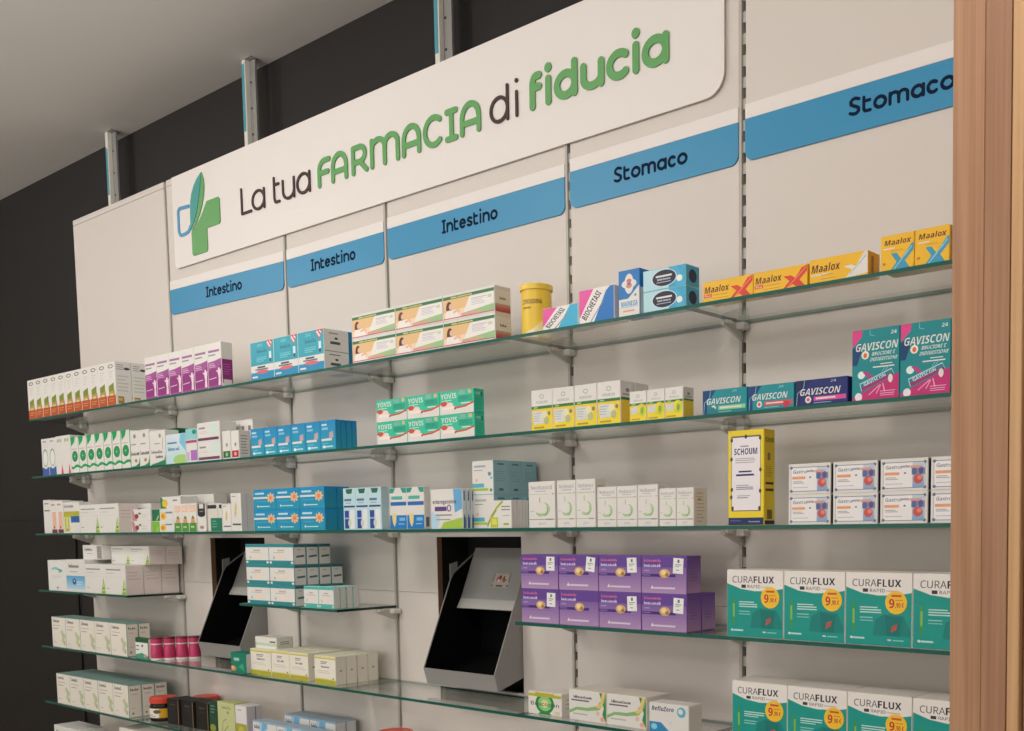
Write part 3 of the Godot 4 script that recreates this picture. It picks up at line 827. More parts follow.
		"schoum":
			p.rect(0, 0, 1, 1, Color("#ecd22e"))
			var nv := Color("#1d2b62")
			if front:
				p.rect(.08, .06, .92, .85, Color("#5a5a64")); p.rect(.1, .075, .9, .84, Color("#eeeaf0"))
				for q in [[.1, .1], [.9, .09], [.09, .3], [.91, .42], [.1, .62], [.9, .64], [.08, .7], [.12, .82], [.88, .82], [.5, .07]]:
					p.ell(q[0], q[1], .035, .022, Color("#3a3a4c"))
				p.t("SCHOUM", .17, .19, .82, .255, nv); p.fine(.35, .16, .65, .175, 1, GREY, .7); p.fine(.2, .29, .8, .35, 3, GREY, .3); p.fine(.3, .42, .68, .44, 1, nv, .9); p.fine(.22, .455, .74, .475, 1, nv, .9); p.fine(.22, .57, .74, .63, 3, Color("#7a7a8c"), .4); p.fine(.25, .68, .66, .72, 2, Color("#7a7a8c"), .4)
				p.rect(0, .92, 1, 1, nv); p.word(.58, .945, .9, .97, Color("#bcc4e0")); p.fine(.05, .94, .4, .97, 2, Color("#6a78a8"), .4)
			else:
				p.t("SCHOUM", .1, .08, .9, .13, Color("#5a4a2a")); p.rect(.3, .24, .55, .32, Color("#8a7a3a")); p.fine(.1, .38, .9, .5, 6, Color("#a88a2a"), .3); p.rect(.1, .55, .9, .575, Color("#4a3a22")); p.rect(.1, .62, .9, .645, Color("#4a3a22")); p.rect(.25, .84, .75, .94, Color("#7a6a3a")); p.rect(0, .955, 1, 1, nv)
			return Color("#ecd22e")
		"gastro":
			p.rect(0, 0, 1, 1, W)
			if front:
				var fr := Color("#6a7a92")
				p.rect(.05, .1, .95, .92, fr); p.rect(.06, .115, .94, .905, Color("#efeef0"))
				for q in [[.06, .12], [.94, .12], [.06, .9], [.94, .9]]: p.ell(q[0], q[1], .035, .05, fr)
				p.grad(.68, .12, .93, .9, Color("#c8d4e4"), Color("#88a8d0")); p.rect(.66, .3, .94, .5, Color("#8a88b4")); p.ell(.72, .4, .05, .12, Color("#5a6a9a")); p.ell(.86, .38, .05, .12, Color("#5a5a8a")); p.ell(.8, .64, .1, .15, Color("#cc5a52")); p.ell(.83, .6, .05, .07, Color("#e48a78"))
				p.t("Gastro", .1, .2, .42, .31, Color("#4a4a5c"), false, .01); p.t("protec", .43, .2, .62, .31, Color("#4a4a5c"), true, .01); p.fine(.64, .2, .88, .3, 1, Color("#e0a090"), .8); p.rect(.08, .42, .4, .5, Color("#eaa478")); p.ell(.52, .45, .025, .03, Color("#6a7a8a")); p.fine(.1, .56, .44, .66, 2, GREY, .4); p.fine(.1, .76, .5, .8, 1, Color("#b4b4bc"), .5)
			else:
				p.rect(0, 0, 1, 1, Color("#1c2a58"))
			return W
		"wave":
			p.rect(0, 0, 1, 1, Color("#e4e4e0"))
			if front:
				p.ell(.42, .3, .22, .08, Color("#8fc8c4")); p.ell(.62, .34, .18, .06, Color("#5aa8a8")); p.ell(.4, .36, .22, .06, Color("#e4e4e0")); p.fine(.2, .5, .8, .6, 2, Color("#c4c4c4"), .3); p.ell(.5, .9, .06, .04, Color("#8aa0c0"))
			return W
		"blueeye":
			p.rect(0, 0, 1, 1, W)
			if front:
				p.word(.16, .12, .7, .26, Color("#5a5a68")); p.fine(.2, .36, .75, .4, 1, GREY, .4); p.grad(0, .5, 1, .92, Color("#5aa4d0"), Color("#b8dcec")); p.ell(.42, .68, .1, .1, Color("#245a9a")); p.ell(.42, .66, .03, .03, W); p.fine(.55, .66, .9, .8, 2, Color("#cfe4f0"), .4)
			return W
		"barcode":
			p.rect(0, 0, 1, 1, W)
			if front:
				p.word(.1, .14, .5, .4, Color("#5a5a68")); p.fine(.2, .55, .55, .62, 1, GREY, .5); p.rect(.72, .04, .98, .96, Color("#a8a29c")); p.fine(.75, .1, .95, .9, 6, Color("#7a746e"), .4)
			return W
		"mini", "minib":
			var tq := Color("#2f8a92") if k == "mini" else Color("#4fb8b0")
			p.rect(0, 0, 1, 1, W)
			if front:
				p.rect(0, 0, 1, .14, tq)
				p.rect(0, .8, 1, 1, tq); p.ell(.06, .9, .05, .06, W); p.ell(.94, .9, .05, .06, W); p.word(.36, .24, .64, .34, Color("#8a7a7c")); p.fine(.2, .38, .82, .43, 1, GREY, .4); p.ell(.5, .58, .13, .12, Color("#f0dccc")); p.ell(.2, .66, .03, .08, Color("#b8b0a8"))
			else:
				pass
				if k == "mini":
					p.rect(0, 0, 1, .12, Color("#3f6a72")); p.fine(.3, .22, .7, .28, 1, GREY, .5); p.poly([.2, .56, .9, .52, .9, .62, .2, .66], Color("#4f6a74"))
			return Color("#4f9aa0") if k == "mini" else Color("#a8dcd8")
		"purple":
			p.grad(0, 0, 1, 1, Color("#6a4a9e"), Color("#b292bc"))
			if front:
				p.rect(0, 0, 1, .3, Color("#644498")); p.word(.05, .07, .45, .16, Color("#d86a9a")); p.word(.05, .2, .44, .3, Color("#d8d0ea")); p.fine(.05, .36, .2, .42, 1, Color("#a894c8"), .6); p.rect(0, .48, .76, .56, Color("#452c7c")); p.ell(.52, .46, .12, .12, Color("#d8b070")); p.ell(.5, .44, .06, .07, Color("#f0d8a0")); p.ell(.57, .5, .04, .05, Color("#a87a48")); p.rect(.02, .5, .2, .53, Color("#8a70b4"))
				p.poly([.2, .88, .24, .78, .28, .88], W); p.fine(.28, .82, .85, .88, 1, Color("#d8cce4"), .8); p.fine(.05, .6, .9, .63, 1, Color("#8a6ab0"), .4)
			else:
				p.fine(.2, .2, .85, .7, 6, Color("#7a5ca0"), .3)
			return Color("#7a5aa4")
		"cura", "cura5":
			var cg := Color("#0f9a90")
			p.rect(0, 0, 1, 1, cg)
			if front:
				p.poly([0, 0, 1, 0, 1, .26, .8, .3, .5, .31, .25, .28, 0, .2], Color("#ece8e4"))
				p.t("CURA", .1, .09, .47, .19, Color("#55505a"), false); p.t("FLUX", .48, .09, .84, .19, Color("#2c2a36")); p.rect(.26, .22, .34, .265, Color("#3a3842")); p.t("RAPID", .37, .22, .6, .265, Color("#5a5660"), false); p.fine(.62, .235, .84, .26, 1, Color("#c8b8a8"), .5)
				p.rect(.1, .42, .14, .82, Color("#3f9a50")); p.rect(.105, .5, .135, .7, Color("#8ac04a")); p.fine(.22, .46, .6, .56, 3, Color("#c4e4de"), .5); p.fine(.22, .6, .45, .68, 2, Color("#8fcac4"), .4)
				p.poly([.42, .84, .46, .64, .6, .56, .88, .58, .98, .78, .98, .86, .44, .86], Color("#0e847e")); p.poly([.6, .58, .86, .6, .82, .86, .62, .86], Color("#0d7874")); p.ell(.74, .745, .04, .035, Color("#b8584c")); p.line([.7, .8, .78, .7], .03, Color("#c05048"))
				p.ell(.09, .9, .025, .018, W); p.fine(.12, .885, .3, .915, 1, Color("#bfe4de"), .8); p.rect(.64, .9, .7, .925, W); p.fine(.72, .9, .92, .93, 1, Color("#8fd0c8"), .6)
			else:
				p.rect(0, 0, 1, 1, Color("#e4e0da")); p.rect(0, .22, 1, 1, Color("#12918a"))
			return Color("#e4e0da")
		"plant", "plant6":
			p.rect(0, 0, 1, 1, Color("#e8e2d8"))
			if front:
				p.word(.1, .06, .58, .18, Color("#5a5650")); p.fine(.1, .26, .7, .3, 1, Color("#b0aa9c"), .5); p.fine(.1, .36, .5, .4, 1, Color("#8a8478"), .5)
				var lf := Color("#c9ccae")
				p.ell(.72, .5, .1, .08, lf); p.ell(.84, .62, .12, .1, Color("#bcc49c")); p.ell(.78, .76, .1, .09, lf); p.ell(.88, .84, .07, .08, Color("#b4bc94")); p.line([.7, .45, .82, .9], .03, Color("#b4bc94")); p.fine(.1, .82, .4, .86, 1, Color("#c0b8aa"), .5)
			else:
				p.word(.14, .08, .84, .17, Color("#6a665e")); p.fine(.2, .26, .8, .3, 1, Color("#b4aea4"), .5); p.ell(.3, .88, .08, .03, Color("#6a665e")); p.fine(.2, .7, .6, .74, 1, Color("#c4bdb2"), .5)
			return Color("#7fa09a")
		"cream", "cream1", "cream2":
			p.rect(0, 0, 1, 1, Color("#ece8dc"))
			if front:
				p.rect(0, 0, 1, .08, Color("#e4dca0")); p.rect(0, .06, 1, .1, Color("#c8bc4a")); p.rect(0, .84, 1, 1, Color("#b4b02c")); p.fine(.3, .18, .66, .3, 2, Color("#8a8a84"), .5); p.word(.32, .33, .7, .42, Color("#4a4a52")); p.fine(.1, .5, .9, .64, 2, Color("#c8c4ba"), .3); p.rect(0, .8, 1, .83, Color("#e4d890")); p.ell(.88, .78, .03, .03, INK)
			else:
				p.ell(.5, .5, .12, .03, GREY)
			return Color("#e6e2cc")
		"greensq":
			p.rect(0, 0, 1, 1, Color("#158068"))
			if front:
				p.fine(.2, .2, .75, .4, 1, Color("#9fd0c0"), .8); p.ell(.15, .8, .2, .14, Color("#d88a6a")); p.ell(.1, .76, .08, .08, Color("#e8d0b0")); p.poly([.5, .7, .8, .5, .9, .9], Color("#3fb08a"))
			else:
				p.rect(0, 0, 1, 1, Color("#c4c8cc"))
			return Color("#158068")
		"capgreen":
			p.rect(0, 0, 1, 1, Color("#e6e8e4"))
			if front:
				p.rect(0, 0, 1, .2, Color("#1f5a34")); p.fine(.05, .34, .4, .4, 1, INK, .8); p.fine(.05, .52, .35, .58, 1, INK, .8); p.ell(.55, .36, .07, .06, INK); p.poly([0, .8, .5, .7, 1, .84, 1, 1, 0, 1], Color("#3f9a7c")); p.ell(.75, .84, .14, .08, Color("#c8a080"))
			return Color("#1f5a34")
		"creambox":
			p.rect(0, 0, 1, 1, Color("#e8e6de"))
			if front:
				p.rect(0, .5, 1, .78, Color("#c4d4c0")); p.fine(.68, .28, .95, .44, 1, INK, .8)
			else:
				p.fine(.2, .3, .8, .7, 2, GREY, .4)
			return Color("#dedacf")
		"busco":
			p.rect(0, 0, 1, 1, W)
			if front:
				p.rect(0, .03, 1, .2, Color("#b8b23c")); p.rect(0, .03, 1, .08, Color("#d8d49a")); p.ell(.5, .5, .28, .46, Color("#2a8a44")); p.ell(.5, .5, .2, .34, Color("#8fd08a")); p.ell(.5, .5, .1, .18, Color("#e8e0a0")); p.rect(.22, 0, .78, .2, Color("#b8b23c")); p.poly([.3, 1, .7, 1, .62, .86, .38, .86], Color("#2a8a44")); p.t("Buscopan", .08, .44, .92, .66, Color("#2c2c30"), false); p.rect(.8, .8, .95, .96, Color("#d8d0a0"))
			else:
				p.fine(.2, .2, .8, .8, 3, Color("#c4beb0"), .3)
			return Color("#e6e2d8")
		"mastor":
			p.rect(0, 0, 1, 1, W)
			if front:
				p.word(.12, .16, .62, .27, Color("#4a4450")); p.fine(.06, .3, .7, .36, 1, Color("#6a6470"), .7); p.poly([.82, 0, 1, 0, 1, 1, .9, .72, .94, .5], Color("#2f8a4a")); p.poly([0, .7, .2, .56, .5, .55, .75, .46, .9, .2, .92, 0, 1, 0, .96, .3, .82, .58, .5, .66, .2, .66, 0, .8], Color("#8ab878")); p.poly([.7, .48, .84, .36, .9, 0, .98, 0, .9, .42, .8, .54], Color("#e8c47a")); p.ell(.78, .7, .07, .1, W); p.ell(.78, .7, .05, .08, Color("#e8c0a8")); p.ell(.9, .88, .06, .08, Color("#e8a890")); p.fine(.1, .76, .6, .84, 1, Color("#b8b4ac"), .5)
			return Color("#e4ded2")
		"reflu":
			p.rect(0, 0, 1, 1, W)
			if front:
				p.t("RefluZero", .06, .09, .62, .24, Color("#2c3f66"), true, .02); p.ell(.82, .22, .11, .17, Color("#58b4d4")); p.ell(.8, .2, .06, .09, W); p.poly([0, .62, .3, .62, .55, .95, .62, 1, 0, 1], Color("#2f8ac0")); p.ell(.12, .78, .08, .1, Color("#8fd0e4")); p.ell(.54, .62, .05, .06, Color("#d4dce4"))
			else:
				pass
			return W
		"lightblue":
			p.rect(0, 0, 1, 1, W)
			if front:
				p.rect(.28, 0, .62, 1, Color("#b0d0e2")); p.rect(0, 0, 1, .05, Color("#8cb8d4")); p.word(.06, .16, .3, .36, Color("#5a6a8a")); p.poly([.4, 0, .62, 0, .5, 1, .3, 1], Color("#7ab4d8")); p.fine(.5, .3, .95, .5, 2, W, .4)
			else:
				p.rect(0, 0, 1, 1, Color("#d8dce0"))
			return Color("#a4b8c8")
		"darkbox":
			p.rect(0, 0, 1, 1, Color("#1d1a1a"))
			if front:
				p.fine(.25, .16, .75, .24, 1, Color("#5a5450"), .6); p.fine(.2, .34, .7, .4, 1, Color("#3c3836"), .5); p.rect(.94, 0, 1, 1, Color("#8a6a4c"))
			else:
				p.rect(0, 0, 1, 1, Color("#a8805a")); p.rect(0, 0, .5, 1, Color("#2a2422"))
			return Color("#16161a")
		"forest":
			p.rect(0, 0, 1, 1, Color("#1f4a34")); p.fine(.2, .1, .8, .4, 3, Color("#7aa08a"), .3); p.ell(.4, .85, .4, .12, Color("#8a9a3a"))
			return Color("#1f4a34")
		"herb":
			p.rect(0, 0, 1, 1, Color("#c8cc94"))
			if front:
				p.word(.25, .1, .8, .2, Color("#8a9060")); p.ell(.6, .3, .07, .05, Color("#a89a6a")); p.line([.2, .95, .3, .6, .5, .5], .04, Color("#9aa860")); p.line([.3, .95, .6, .7], .04, Color("#8a9a50"))
			else:
				p.fine(.2, .3, .8, .9, 5, Color("#8a8a50"), .3)
			return Color("#bcc08a")
		"pale":
			p.rect(0, 0, 1, 1, Color("#e6e2e4"))
			if front:
				p.fine(.2, .1, .7, .16, 1, GREY, .5); p.rect(0, .55, 1, 1, Color("#a8a840")); p.ell(.5, .8, .3, .16, Color("#c8c060"))
			else:
				p.rect(0, 0, 1, 1, Color("#d4ced6")); p.rect(.55, 0, .62, 1, Color("#8a8690"))
			return W
	p.rect(0, 0, 1, 1, W)
	return W

# the material of a kind of carton: front and right side side by side in one picture
func print_of(k: String, w: float, h: float, d: float) -> Array:
	if not arts.has(k):
		var s := clampf(1700.0, 80.0 / w, 320.0 / maxf(w, h))
		var fw := int(ceil(w * s))
		var sw := maxi(12, int(ceil(d * s)))
		var hh := int(ceil(h * s))
		var p := Pic.new()
		p.im = Image.create(fw + sw, hh, false, Image.FORMAT_RGB8)
		p.fonts = [font, bold]
		p.cache = meshes
		p.r.seed = hash(k)
		p.region(0, 0, fw, hh)
		var paper := art(k, p, true)
		p.region(fw, 0, sw, hh)
		p.rect(0, 0, 1, 1, paper)
		art(k, p, false)
		var m := StandardMaterial3D.new()
		m.resource_name = "printed card " + k
		m.albedo_texture = ImageTexture.create_from_image(p.im)
		m.roughness = 0.42
		m.metallic_specular = 0.4
		m.texture_repeat = false
		arts[k] = [m, float(fw) / (fw + sw), mat("card " + k, paper, 0.5, 0.0, 0.4)]
	return arts[k]

# ---------------------------------------------------------------- cartons
const KIND := {
	"amber": "tall white carton with orange base", "magenta": "white and magenta carton with pale dancing figure",
	"tealmed": "teal drink carton with red triangle and white band", "tealback": "plain blue carton standing behind the teal drink cartons",
	"woman": "wide white and green carton picturing a brown-haired woman", "biosmall": "small Biochetasi carton with pink and light blue corners",
	"biobig": "taller Biochetasi carton with pink and royal blue corners", "magnes": "upright blue and white magnesia carton with cross emblem",
	"oval": "pale blue carton with dark oval badge", "maalred": "yellow Maalox carton with red cross stroke",
	"maalwhite": "long yellow Maalox carton with white cross stroke", "maalblue": "upright yellow Maalox carton with blue cross stroke",
	"ringbox": "narrow white carton with grey loop and blue foot", "redtri": "narrow white carton with small red triangle at its foot",
	"ovalgreen": "white carton with dark green oval and green wave", "dental": "slim white carton with black print and green foot",
	"dentalwide": "wide white carton with black print and green lower corner", "hydra": "pale blue carton with light green spot",
	"probio": "teal-topped white carton with purple patch", "stripe": "white carton with dark purple stripe near its foot",
	"gtip": "narrow white carton with dark green foot", "rtip": "narrow white carton with dark red foot",
	"greenback": "dark green carton standing behind the black-print cartons", "markrow": "narrow white carton with grey mark, behind green-foot carton",
	"bluerow": "upright blue carton with white bar", "yovis": "green and white Yovis carton with red wave",
	"aquibig": "tall white and yellow Aquilea carton", "aquismall": "small white and yellow Aquilea carton with stomach print",
	"gavA": "low teal Gaviscon carton with green pill-shaped label", "gavB": "low teal Gaviscon carton with red pill-shaped label",
	"gavC": "low navy Gaviscon carton with pink pill-shaped label", "gavbig": "tall teal and pink Gaviscon carton picturing a sachet",
	"thin": "narrow white carton with thin green stripe, nearest dark wall", "pink": "narrow white carton with two salmon bars",
	"olive": "white carton with olive band and blue square", "leaf": "large white carton with slim green leaf at its edge",
	"berry": "low white carton with dark red berry print", "flower": "flat carton with yellow flower and dark green end", "flowerlime": "flat carton with yellow flower and lime green end",
	"flowertop": "flat white carton with yellow flower, topmost of its stack",
	"orange": "narrow carton with peach top and green foot", "blackcap": "narrow white carton with black rounded top print",
	"greyg": "pale grey carton with dark green lower corner", "whitethin": "slim white carton with pale gold sketch",
	"goldthin": "taller slim white carton with gold sketch", "lacto": "flat blue carton with peach starburst",
	"swab": "slim pale blue carton with green emblem and navy bar", "drop": "teal, white and blue carton picturing a dropper",
	"enter": "pale blue and lime carton with violet pill mark", "tealside": "white carton with grey-blue side panel",
	"swoosh": "low white carton with olive swoosh", "neo": "widest white NeoBianacid carton with green stomach drawing",
	"neo2": "tall white NeoBianacid carton with green stomach drawing", "neo3": "shorter white NeoBianacid carton with green stomach drawing",
	"neo4": "medium white NeoBianacid carton with green stomach drawing", "neo5": "smallest white NeoBianacid carton with green stomach drawing",
	"schoum": "tall yellow Schoum carton with white panel and navy foot", "gastro": "cream carton with framed stomach picture",
	"wave": "white carton with teal wave, nearest the dark wall", "blueeye": "white carton with blue eye-like picture", "leaf4": "white carton with slim green leaf, fourth tier",
	"leafhalf": "white carton with leaf lying on the lower cartons", "barcode": "white carton with barcode end lying on top",
	"mini": "white carton with teal bands", "minib": "small teal-topped carton beside the banded stack",
	"purple": "purple carton with orange walnut-like picture", "cura": "teal and white Curaflux carton, upper of two shelves",
	"cura5": "teal and white Curaflux carton, lower of two shelves", "plant": "cream carton with pale leaf drawing, fifth tier",
	"plant6": "cream carton with pale leaf drawing, sixth tier", "cream": "lime-footed cream carton of the middle pair",
	"cream1": "cream carton with lime foot beside the small green box", "cream2": "cream carton with lime foot nearest the right-hand tray",
	"greensq": "small dark green carton below the black tray", "capgreen": "white carton with dark green top band beside pink bottles",
	"creambox": "small white and pale green carton lying on cream cartons", "busco": "low white Buscopan carton with green ring",
	"mastor": "white carton with green and gold curve", "reflu": "white RefluZero carton with blue droplet",
	"lightblue": "white carton with light blue band", "darkbox": "black carton with tan side strip", "forest": "slim dark green carton beside black cartons",
	"herb": "pale green herbal carton with leaf sprigs", "pale": "white carton with olive lower half",
	"whiteends": "plain white carton end behind the flower cartons", "whiteback": "plain white carton standing behind the berry cartons",
}
const ORD := ["first", "second", "third", "fourth", "fifth", "sixth", "seventh", "eighth", "ninth", "tenth", "eleventh"]
const GAP := {"gastro": 0.0055}                          # how far apart some cartons of a row stand
const STEP := {"mini": 0.0435, "tealside": 0.052}
const TOPSEEN := ["plant", "plant6", "cream", "cream1", "cream2", "greensq", "capgreen", "busco", "mastor", "reflu", "cura5", "creambox", "lightblue", "darkbox", "herb", "pale", "forest", "leaf4", "leafhalf", "barcode"]
var protos := {}

func carton_proto(k: String, w: float, h: float, d: float) -> Array:
	var key := "%s %.4f %.4f %.4f" % [k, w, h, d]
	if not protos.has(key):
		var p := print_of(k, w, h, d)
		var c := 0.0009
		var fw: float = p[1]
		var st := begin()
		quad(st, Vector3(-w / 2 + c, h - c, d / 2), Vector3(w / 2 - c, h - c, d / 2), Vector3(w / 2 - c, c, d / 2), Vector3(-w / 2 + c, c, d / 2), Vector3(0, 0, 1), Rect2(0.001, 0.004, fw - 0.004, 0.992))
		var body := st.commit()
		var st2 := begin()
		chamfer(st2, Vector3(-w / 2, 0, -d / 2), Vector3(w / 2, h, d / 2), c, [Vector3(0, 0, 1)])
		st2.commit(body)
		body.surface_set_material(0, p[0])
		body.surface_set_material(1, p[2])
		# the closed end flap on the right, a sheet of card proud of the body
		var t := 0.0005
		var e := minf(0.002, d * 0.1)
		var sf := begin()
		quad(sf, Vector3(t, h - e, d / 2 - e), Vector3(t, h - e, -d / 2 + e), Vector3(t, e, -d / 2 + e), Vector3(t, e, d / 2 - e), Vector3(1, 0, 0), Rect2(fw + 0.004, 0.004, 1 - fw - 0.006, 0.992))
		var flap := sf.commit()
		var sg := begin()
		chamfer(sg, Vector3(0, e, -d / 2 + e), Vector3(t, h - e, d / 2 - e), 0.0001, [Vector3(1, 0, 0)])
		sg.commit(flap)
		flap.surface_set_material(0, p[0])
		flap.surface_set_material(1, p[2])
		var lid: ArrayMesh = null
		if TOPSEEN.has(k):
			lid = box(Vector3(-w / 2 + 0.001, 0, -d / 2 + 0.003), Vector3(w / 2 - 0.001, 0.0006, d / 2 - 0.0006), 0.0002)
			lid.surface_set_material(0, p[2])
		protos[key] = [body, flap, lid]
	return protos[key]

# at is the middle of the carton's foot
func carton(k: String, w: float, h: float, d: float, at: Vector3, turn: float, label: String, group: String) -> Node3D:
	var m := carton_proto(k, w, h, d)
	var o := thing("medicine_carton", label, "carton", at, group)
	o.rotation.y = turn
	part("body", m[0], null, o)
	part("end_flap", m[1], null, o, Vector3(w / 2, 0, 0))
	if m[2]:
		part("tuck_flap", m[2], null, o, Vector3(0, h, 0))
	return o

func plural(d: String) -> String:
	return d.replace(" carton", " cartons")

func order_words(i: int, n: int) -> String:
	return "" if n == 1 else ", %s from the dark wall" % ORD[i]

func group_of(row: Array) -> void:
	# kind, shelf, columns, layers, rows, x0, width, height, depth, front z
	var k: String = row[0]
	var n: int = row[2]
	var nl: int = row[3]
	var nr: int = row[4]
	var w: float = row[6]
	var h: float = row[7]
	var d: float = row[8]
	var y: float = SHELF[row[1]] + 0.0038
	var total := 0
	for l in nl:
		for r in nr:
			for c in n:
				if r > 0 and c < n - 1 and not (k in ["plant", "plant6", "cream", "cream2", "leaf4", "enter"]):
					continue
				if k == "purple" and r == 1 and l == 1 or k == "mini" and l == 2 and r == 3:
					continue
				var step: float = STEP.get(k, d + 0.0008)
				var at := Vector3(row[5] + w * (c + 0.5), y + h * l, row[9] - d / 2 - step * r + rng.randf_range(-0.0006, 0.0))
				if r > 0:
					at.x += rng.randf_range(-0.0005, 0.0)
				var label: String = KIND[k] + order_words(c, n)
				if nl == 2:
					label += ", %s layer" % ["lower", "upper"][l]
				elif nl == 3:
					label += ", %s layer" % ["bottom", "middle", "top"][l]
				if nr > 1:
					label += ", front row" if r == 0 else ", %s row back" % ORD[r]
				var o := carton(k, w - GAP.get(k, 0.0012), h - 0.0001, d - 0.0006, at, deg_to_rad(rng.randf_range(-0.3, 0.3)), label, plural(KIND[k]) if n * nl * nr > 1 else "")
				if k == "purple" and not (l == 0 and c == 1 and r == 0) and r == 0:
					sticker(o, "pricewhite", 0.027, 0.033, Vector3(w * [0.30, 0.31, 0.29, 0.32][c], h * (0.74 if l == 1 else 0.7), d / 2 - 0.0002), deg_to_rad([-1.0, -6.0, 2.0, -3.0][c]), "white price sticker")
				if k.begins_with("cura"):
					disc(o, "price990", 0.0215, Vector3(w * [0.27, 0.29, 0.265, 0.27][c], h * (0.6 if k == "cura" else 0.58), d / 2 - 0.0002))
				total += 1

func picture(k: String, w: float, h: float) -> StandardMaterial3D:
	if not arts.has(k):
		var p := Pic.new()
		p.im = Image.create(int(w), int(h), false, Image.FORMAT_RGB8)
		p.fonts = [font, bold]
		p.cache = meshes
		p.r.seed = hash(k)
		p.region(0, 0, int(w), int(h))
		match k:
			"pricewhite":
				p.rect(0, 0, 1, 1, Color("#eef0ee")); p.rect(.42, .1, .62, .3, Color("#6a7078")); p.fine(.2, .38, .8, .62, 2, GREY, .4); p.fine(.3, .72, .7, .84, 1, GREY, .5)
			"price990":
				p.rect(0, 0, 1, 1, Color("#f4c31e")); p.fine(.28, .14, .78, .26, 1, Color("#c8562a"), .8); p.t("9", .18, .34, .42, .74, Color("#c02a2a")); p.t(",90 €", .46, .5, .86, .74, Color("#c02a2a")); p.fine(.46, .36, .84, .44, 1, Color("#d8862a"), .6)
			"tube":
				p.rect(0, 0, 1, 1, Color("#f2cc44")); p.t("CITROSODINA", .335, .22, .575, .31, Color("#4a3018")); p.fine(.35, .36, .5, .42, 1, Color("#9a7a20"), .6); p.poly([.5, .78, .62, .6, .7, 1, .4, 1], Color("#f6e2a0")); p.poly([.36, .92, .52, .78, .46, 1, .36, 1], Color("#f8ecc8"))
			"jar":
				p.rect(0, 0, 1, 1, Color("#1c1412")); p.rect(0, .08, .5, .92, Color("#ece4d8")); p.rect(.5, .08, .8, .92, Color("#d8a41c")); p.ell(.47, .36, .05, .18, Color("#5a5a2a")); p.fine(.33, .6, .46, .85, 2, GREY, .4)
			"warn":
				p.rect(0, 0, 1, 1, Color("#a8a298")); p.rect(.08, .04, .92, .72, Color("#b4a296")); p.rect(.0, .0, .04, .6, INK); p.rect(.96, 0, 1, .6, INK)
				p.ell(.3, .4, .1, .2, Color("#a8606a")); p.ell(.42, .28, .08, .16, Color("#6a3030")); p.ell(.68, .4, .12, .22, Color("#8a5a3a")); p.ell(.66, .3, .05, .1, Color("#3a2a22")); p.ell(.34, .5, .05, .1, Color("#e0d4cc")); p.ell(.74, .3, .04, .08, Color("#d8c8a8")); p.fine(.26, .8, .66, .94, 1, Color("#3a3634"), .8); p.rect(0, .82, .08, .94, INK); p.rect(.9, .82, 1, .94, INK)
		var m := StandardMaterial3D.new()
		m.resource_name = "print " + k
		m.albedo_texture = ImageTexture.create_from_image(p.im)
		m.roughness = 0.45
		m.texture_repeat = false
		arts[k] = [m]
	return arts[k][0]

func sticker(o: Node3D, k: String, w: float, h: float, at: Vector3, turn: float, label: String) -> void:
	var key := "sticker " + k
	if not protos.has(key):
		var st := begin()
		quad(st, Vector3(-w / 2, h / 2, .0006), Vector3(w / 2, h / 2, .0006), Vector3(w / 2, -h / 2, .0006), Vector3(-w / 2, -h / 2, .0006), Vector3(0, 0, 1))
		var ms := st.commit()
		var s2 := begin()
		chamfer(s2, Vector3(-w / 2, -h / 2, 0), Vector3(w / 2, h / 2, .0006), .00005, [Vector3(0, 0, 1)])
		s2.commit(ms)
		ms.surface_set_material(0, picture(k, 60, 72))
		ms.surface_set_material(1, mat("sticker paper", Color("#eef0ee")))
		protos[key] = ms
	part("price_sticker", protos[key], null, o, at, label).rotation.z = turn

func disc(o: Node3D, k: String, r: float, at: Vector3) -> void:
	if not protos.has(k):
		var st := begin()
		var n := 36
		for i in n:
			var q := []
			for a in [TAU * i / n, TAU * (i + 1) / n]:
				q.append(Vector3(cos(a) * r, sin(a) * r, 0.0006))
			for v in [Vector3(0, 0, 0.0006), q[1], q[0]]:
				st.set_normal(Vector3(0, 0, 1))
				st.set_uv(Vector2(0.5 + v.x / r / 2, 0.5 - v.y / r / 2))
				st.add_vertex(v)
			quad(st, q[0], q[1], q[1] - Vector3(0, 0, .0006), q[0] - Vector3(0, 0, .0006), (q[0] + q[1]).normalized(), Rect2(.5, .02, 0, 0))
		protos[k] = st.commit()
	part("price_sticker", protos[k], picture(k, 128, 128), o, at, "round yellow price sticker reading 9,90 €")

func _ready() -> void:
	rng.seed = 7
	font.font_names = PackedStringArray(["Droid Sans"])
	bold.font_names = PackedStringArray(["Droid Sans"])
	bold.font_weight = 700
	view_and_light()
	room()
	wall_panels()
	uprights()
	signs()
	shelves()
	trays()
	for row in TABLE:
		group_of(row)
	loose_goods()

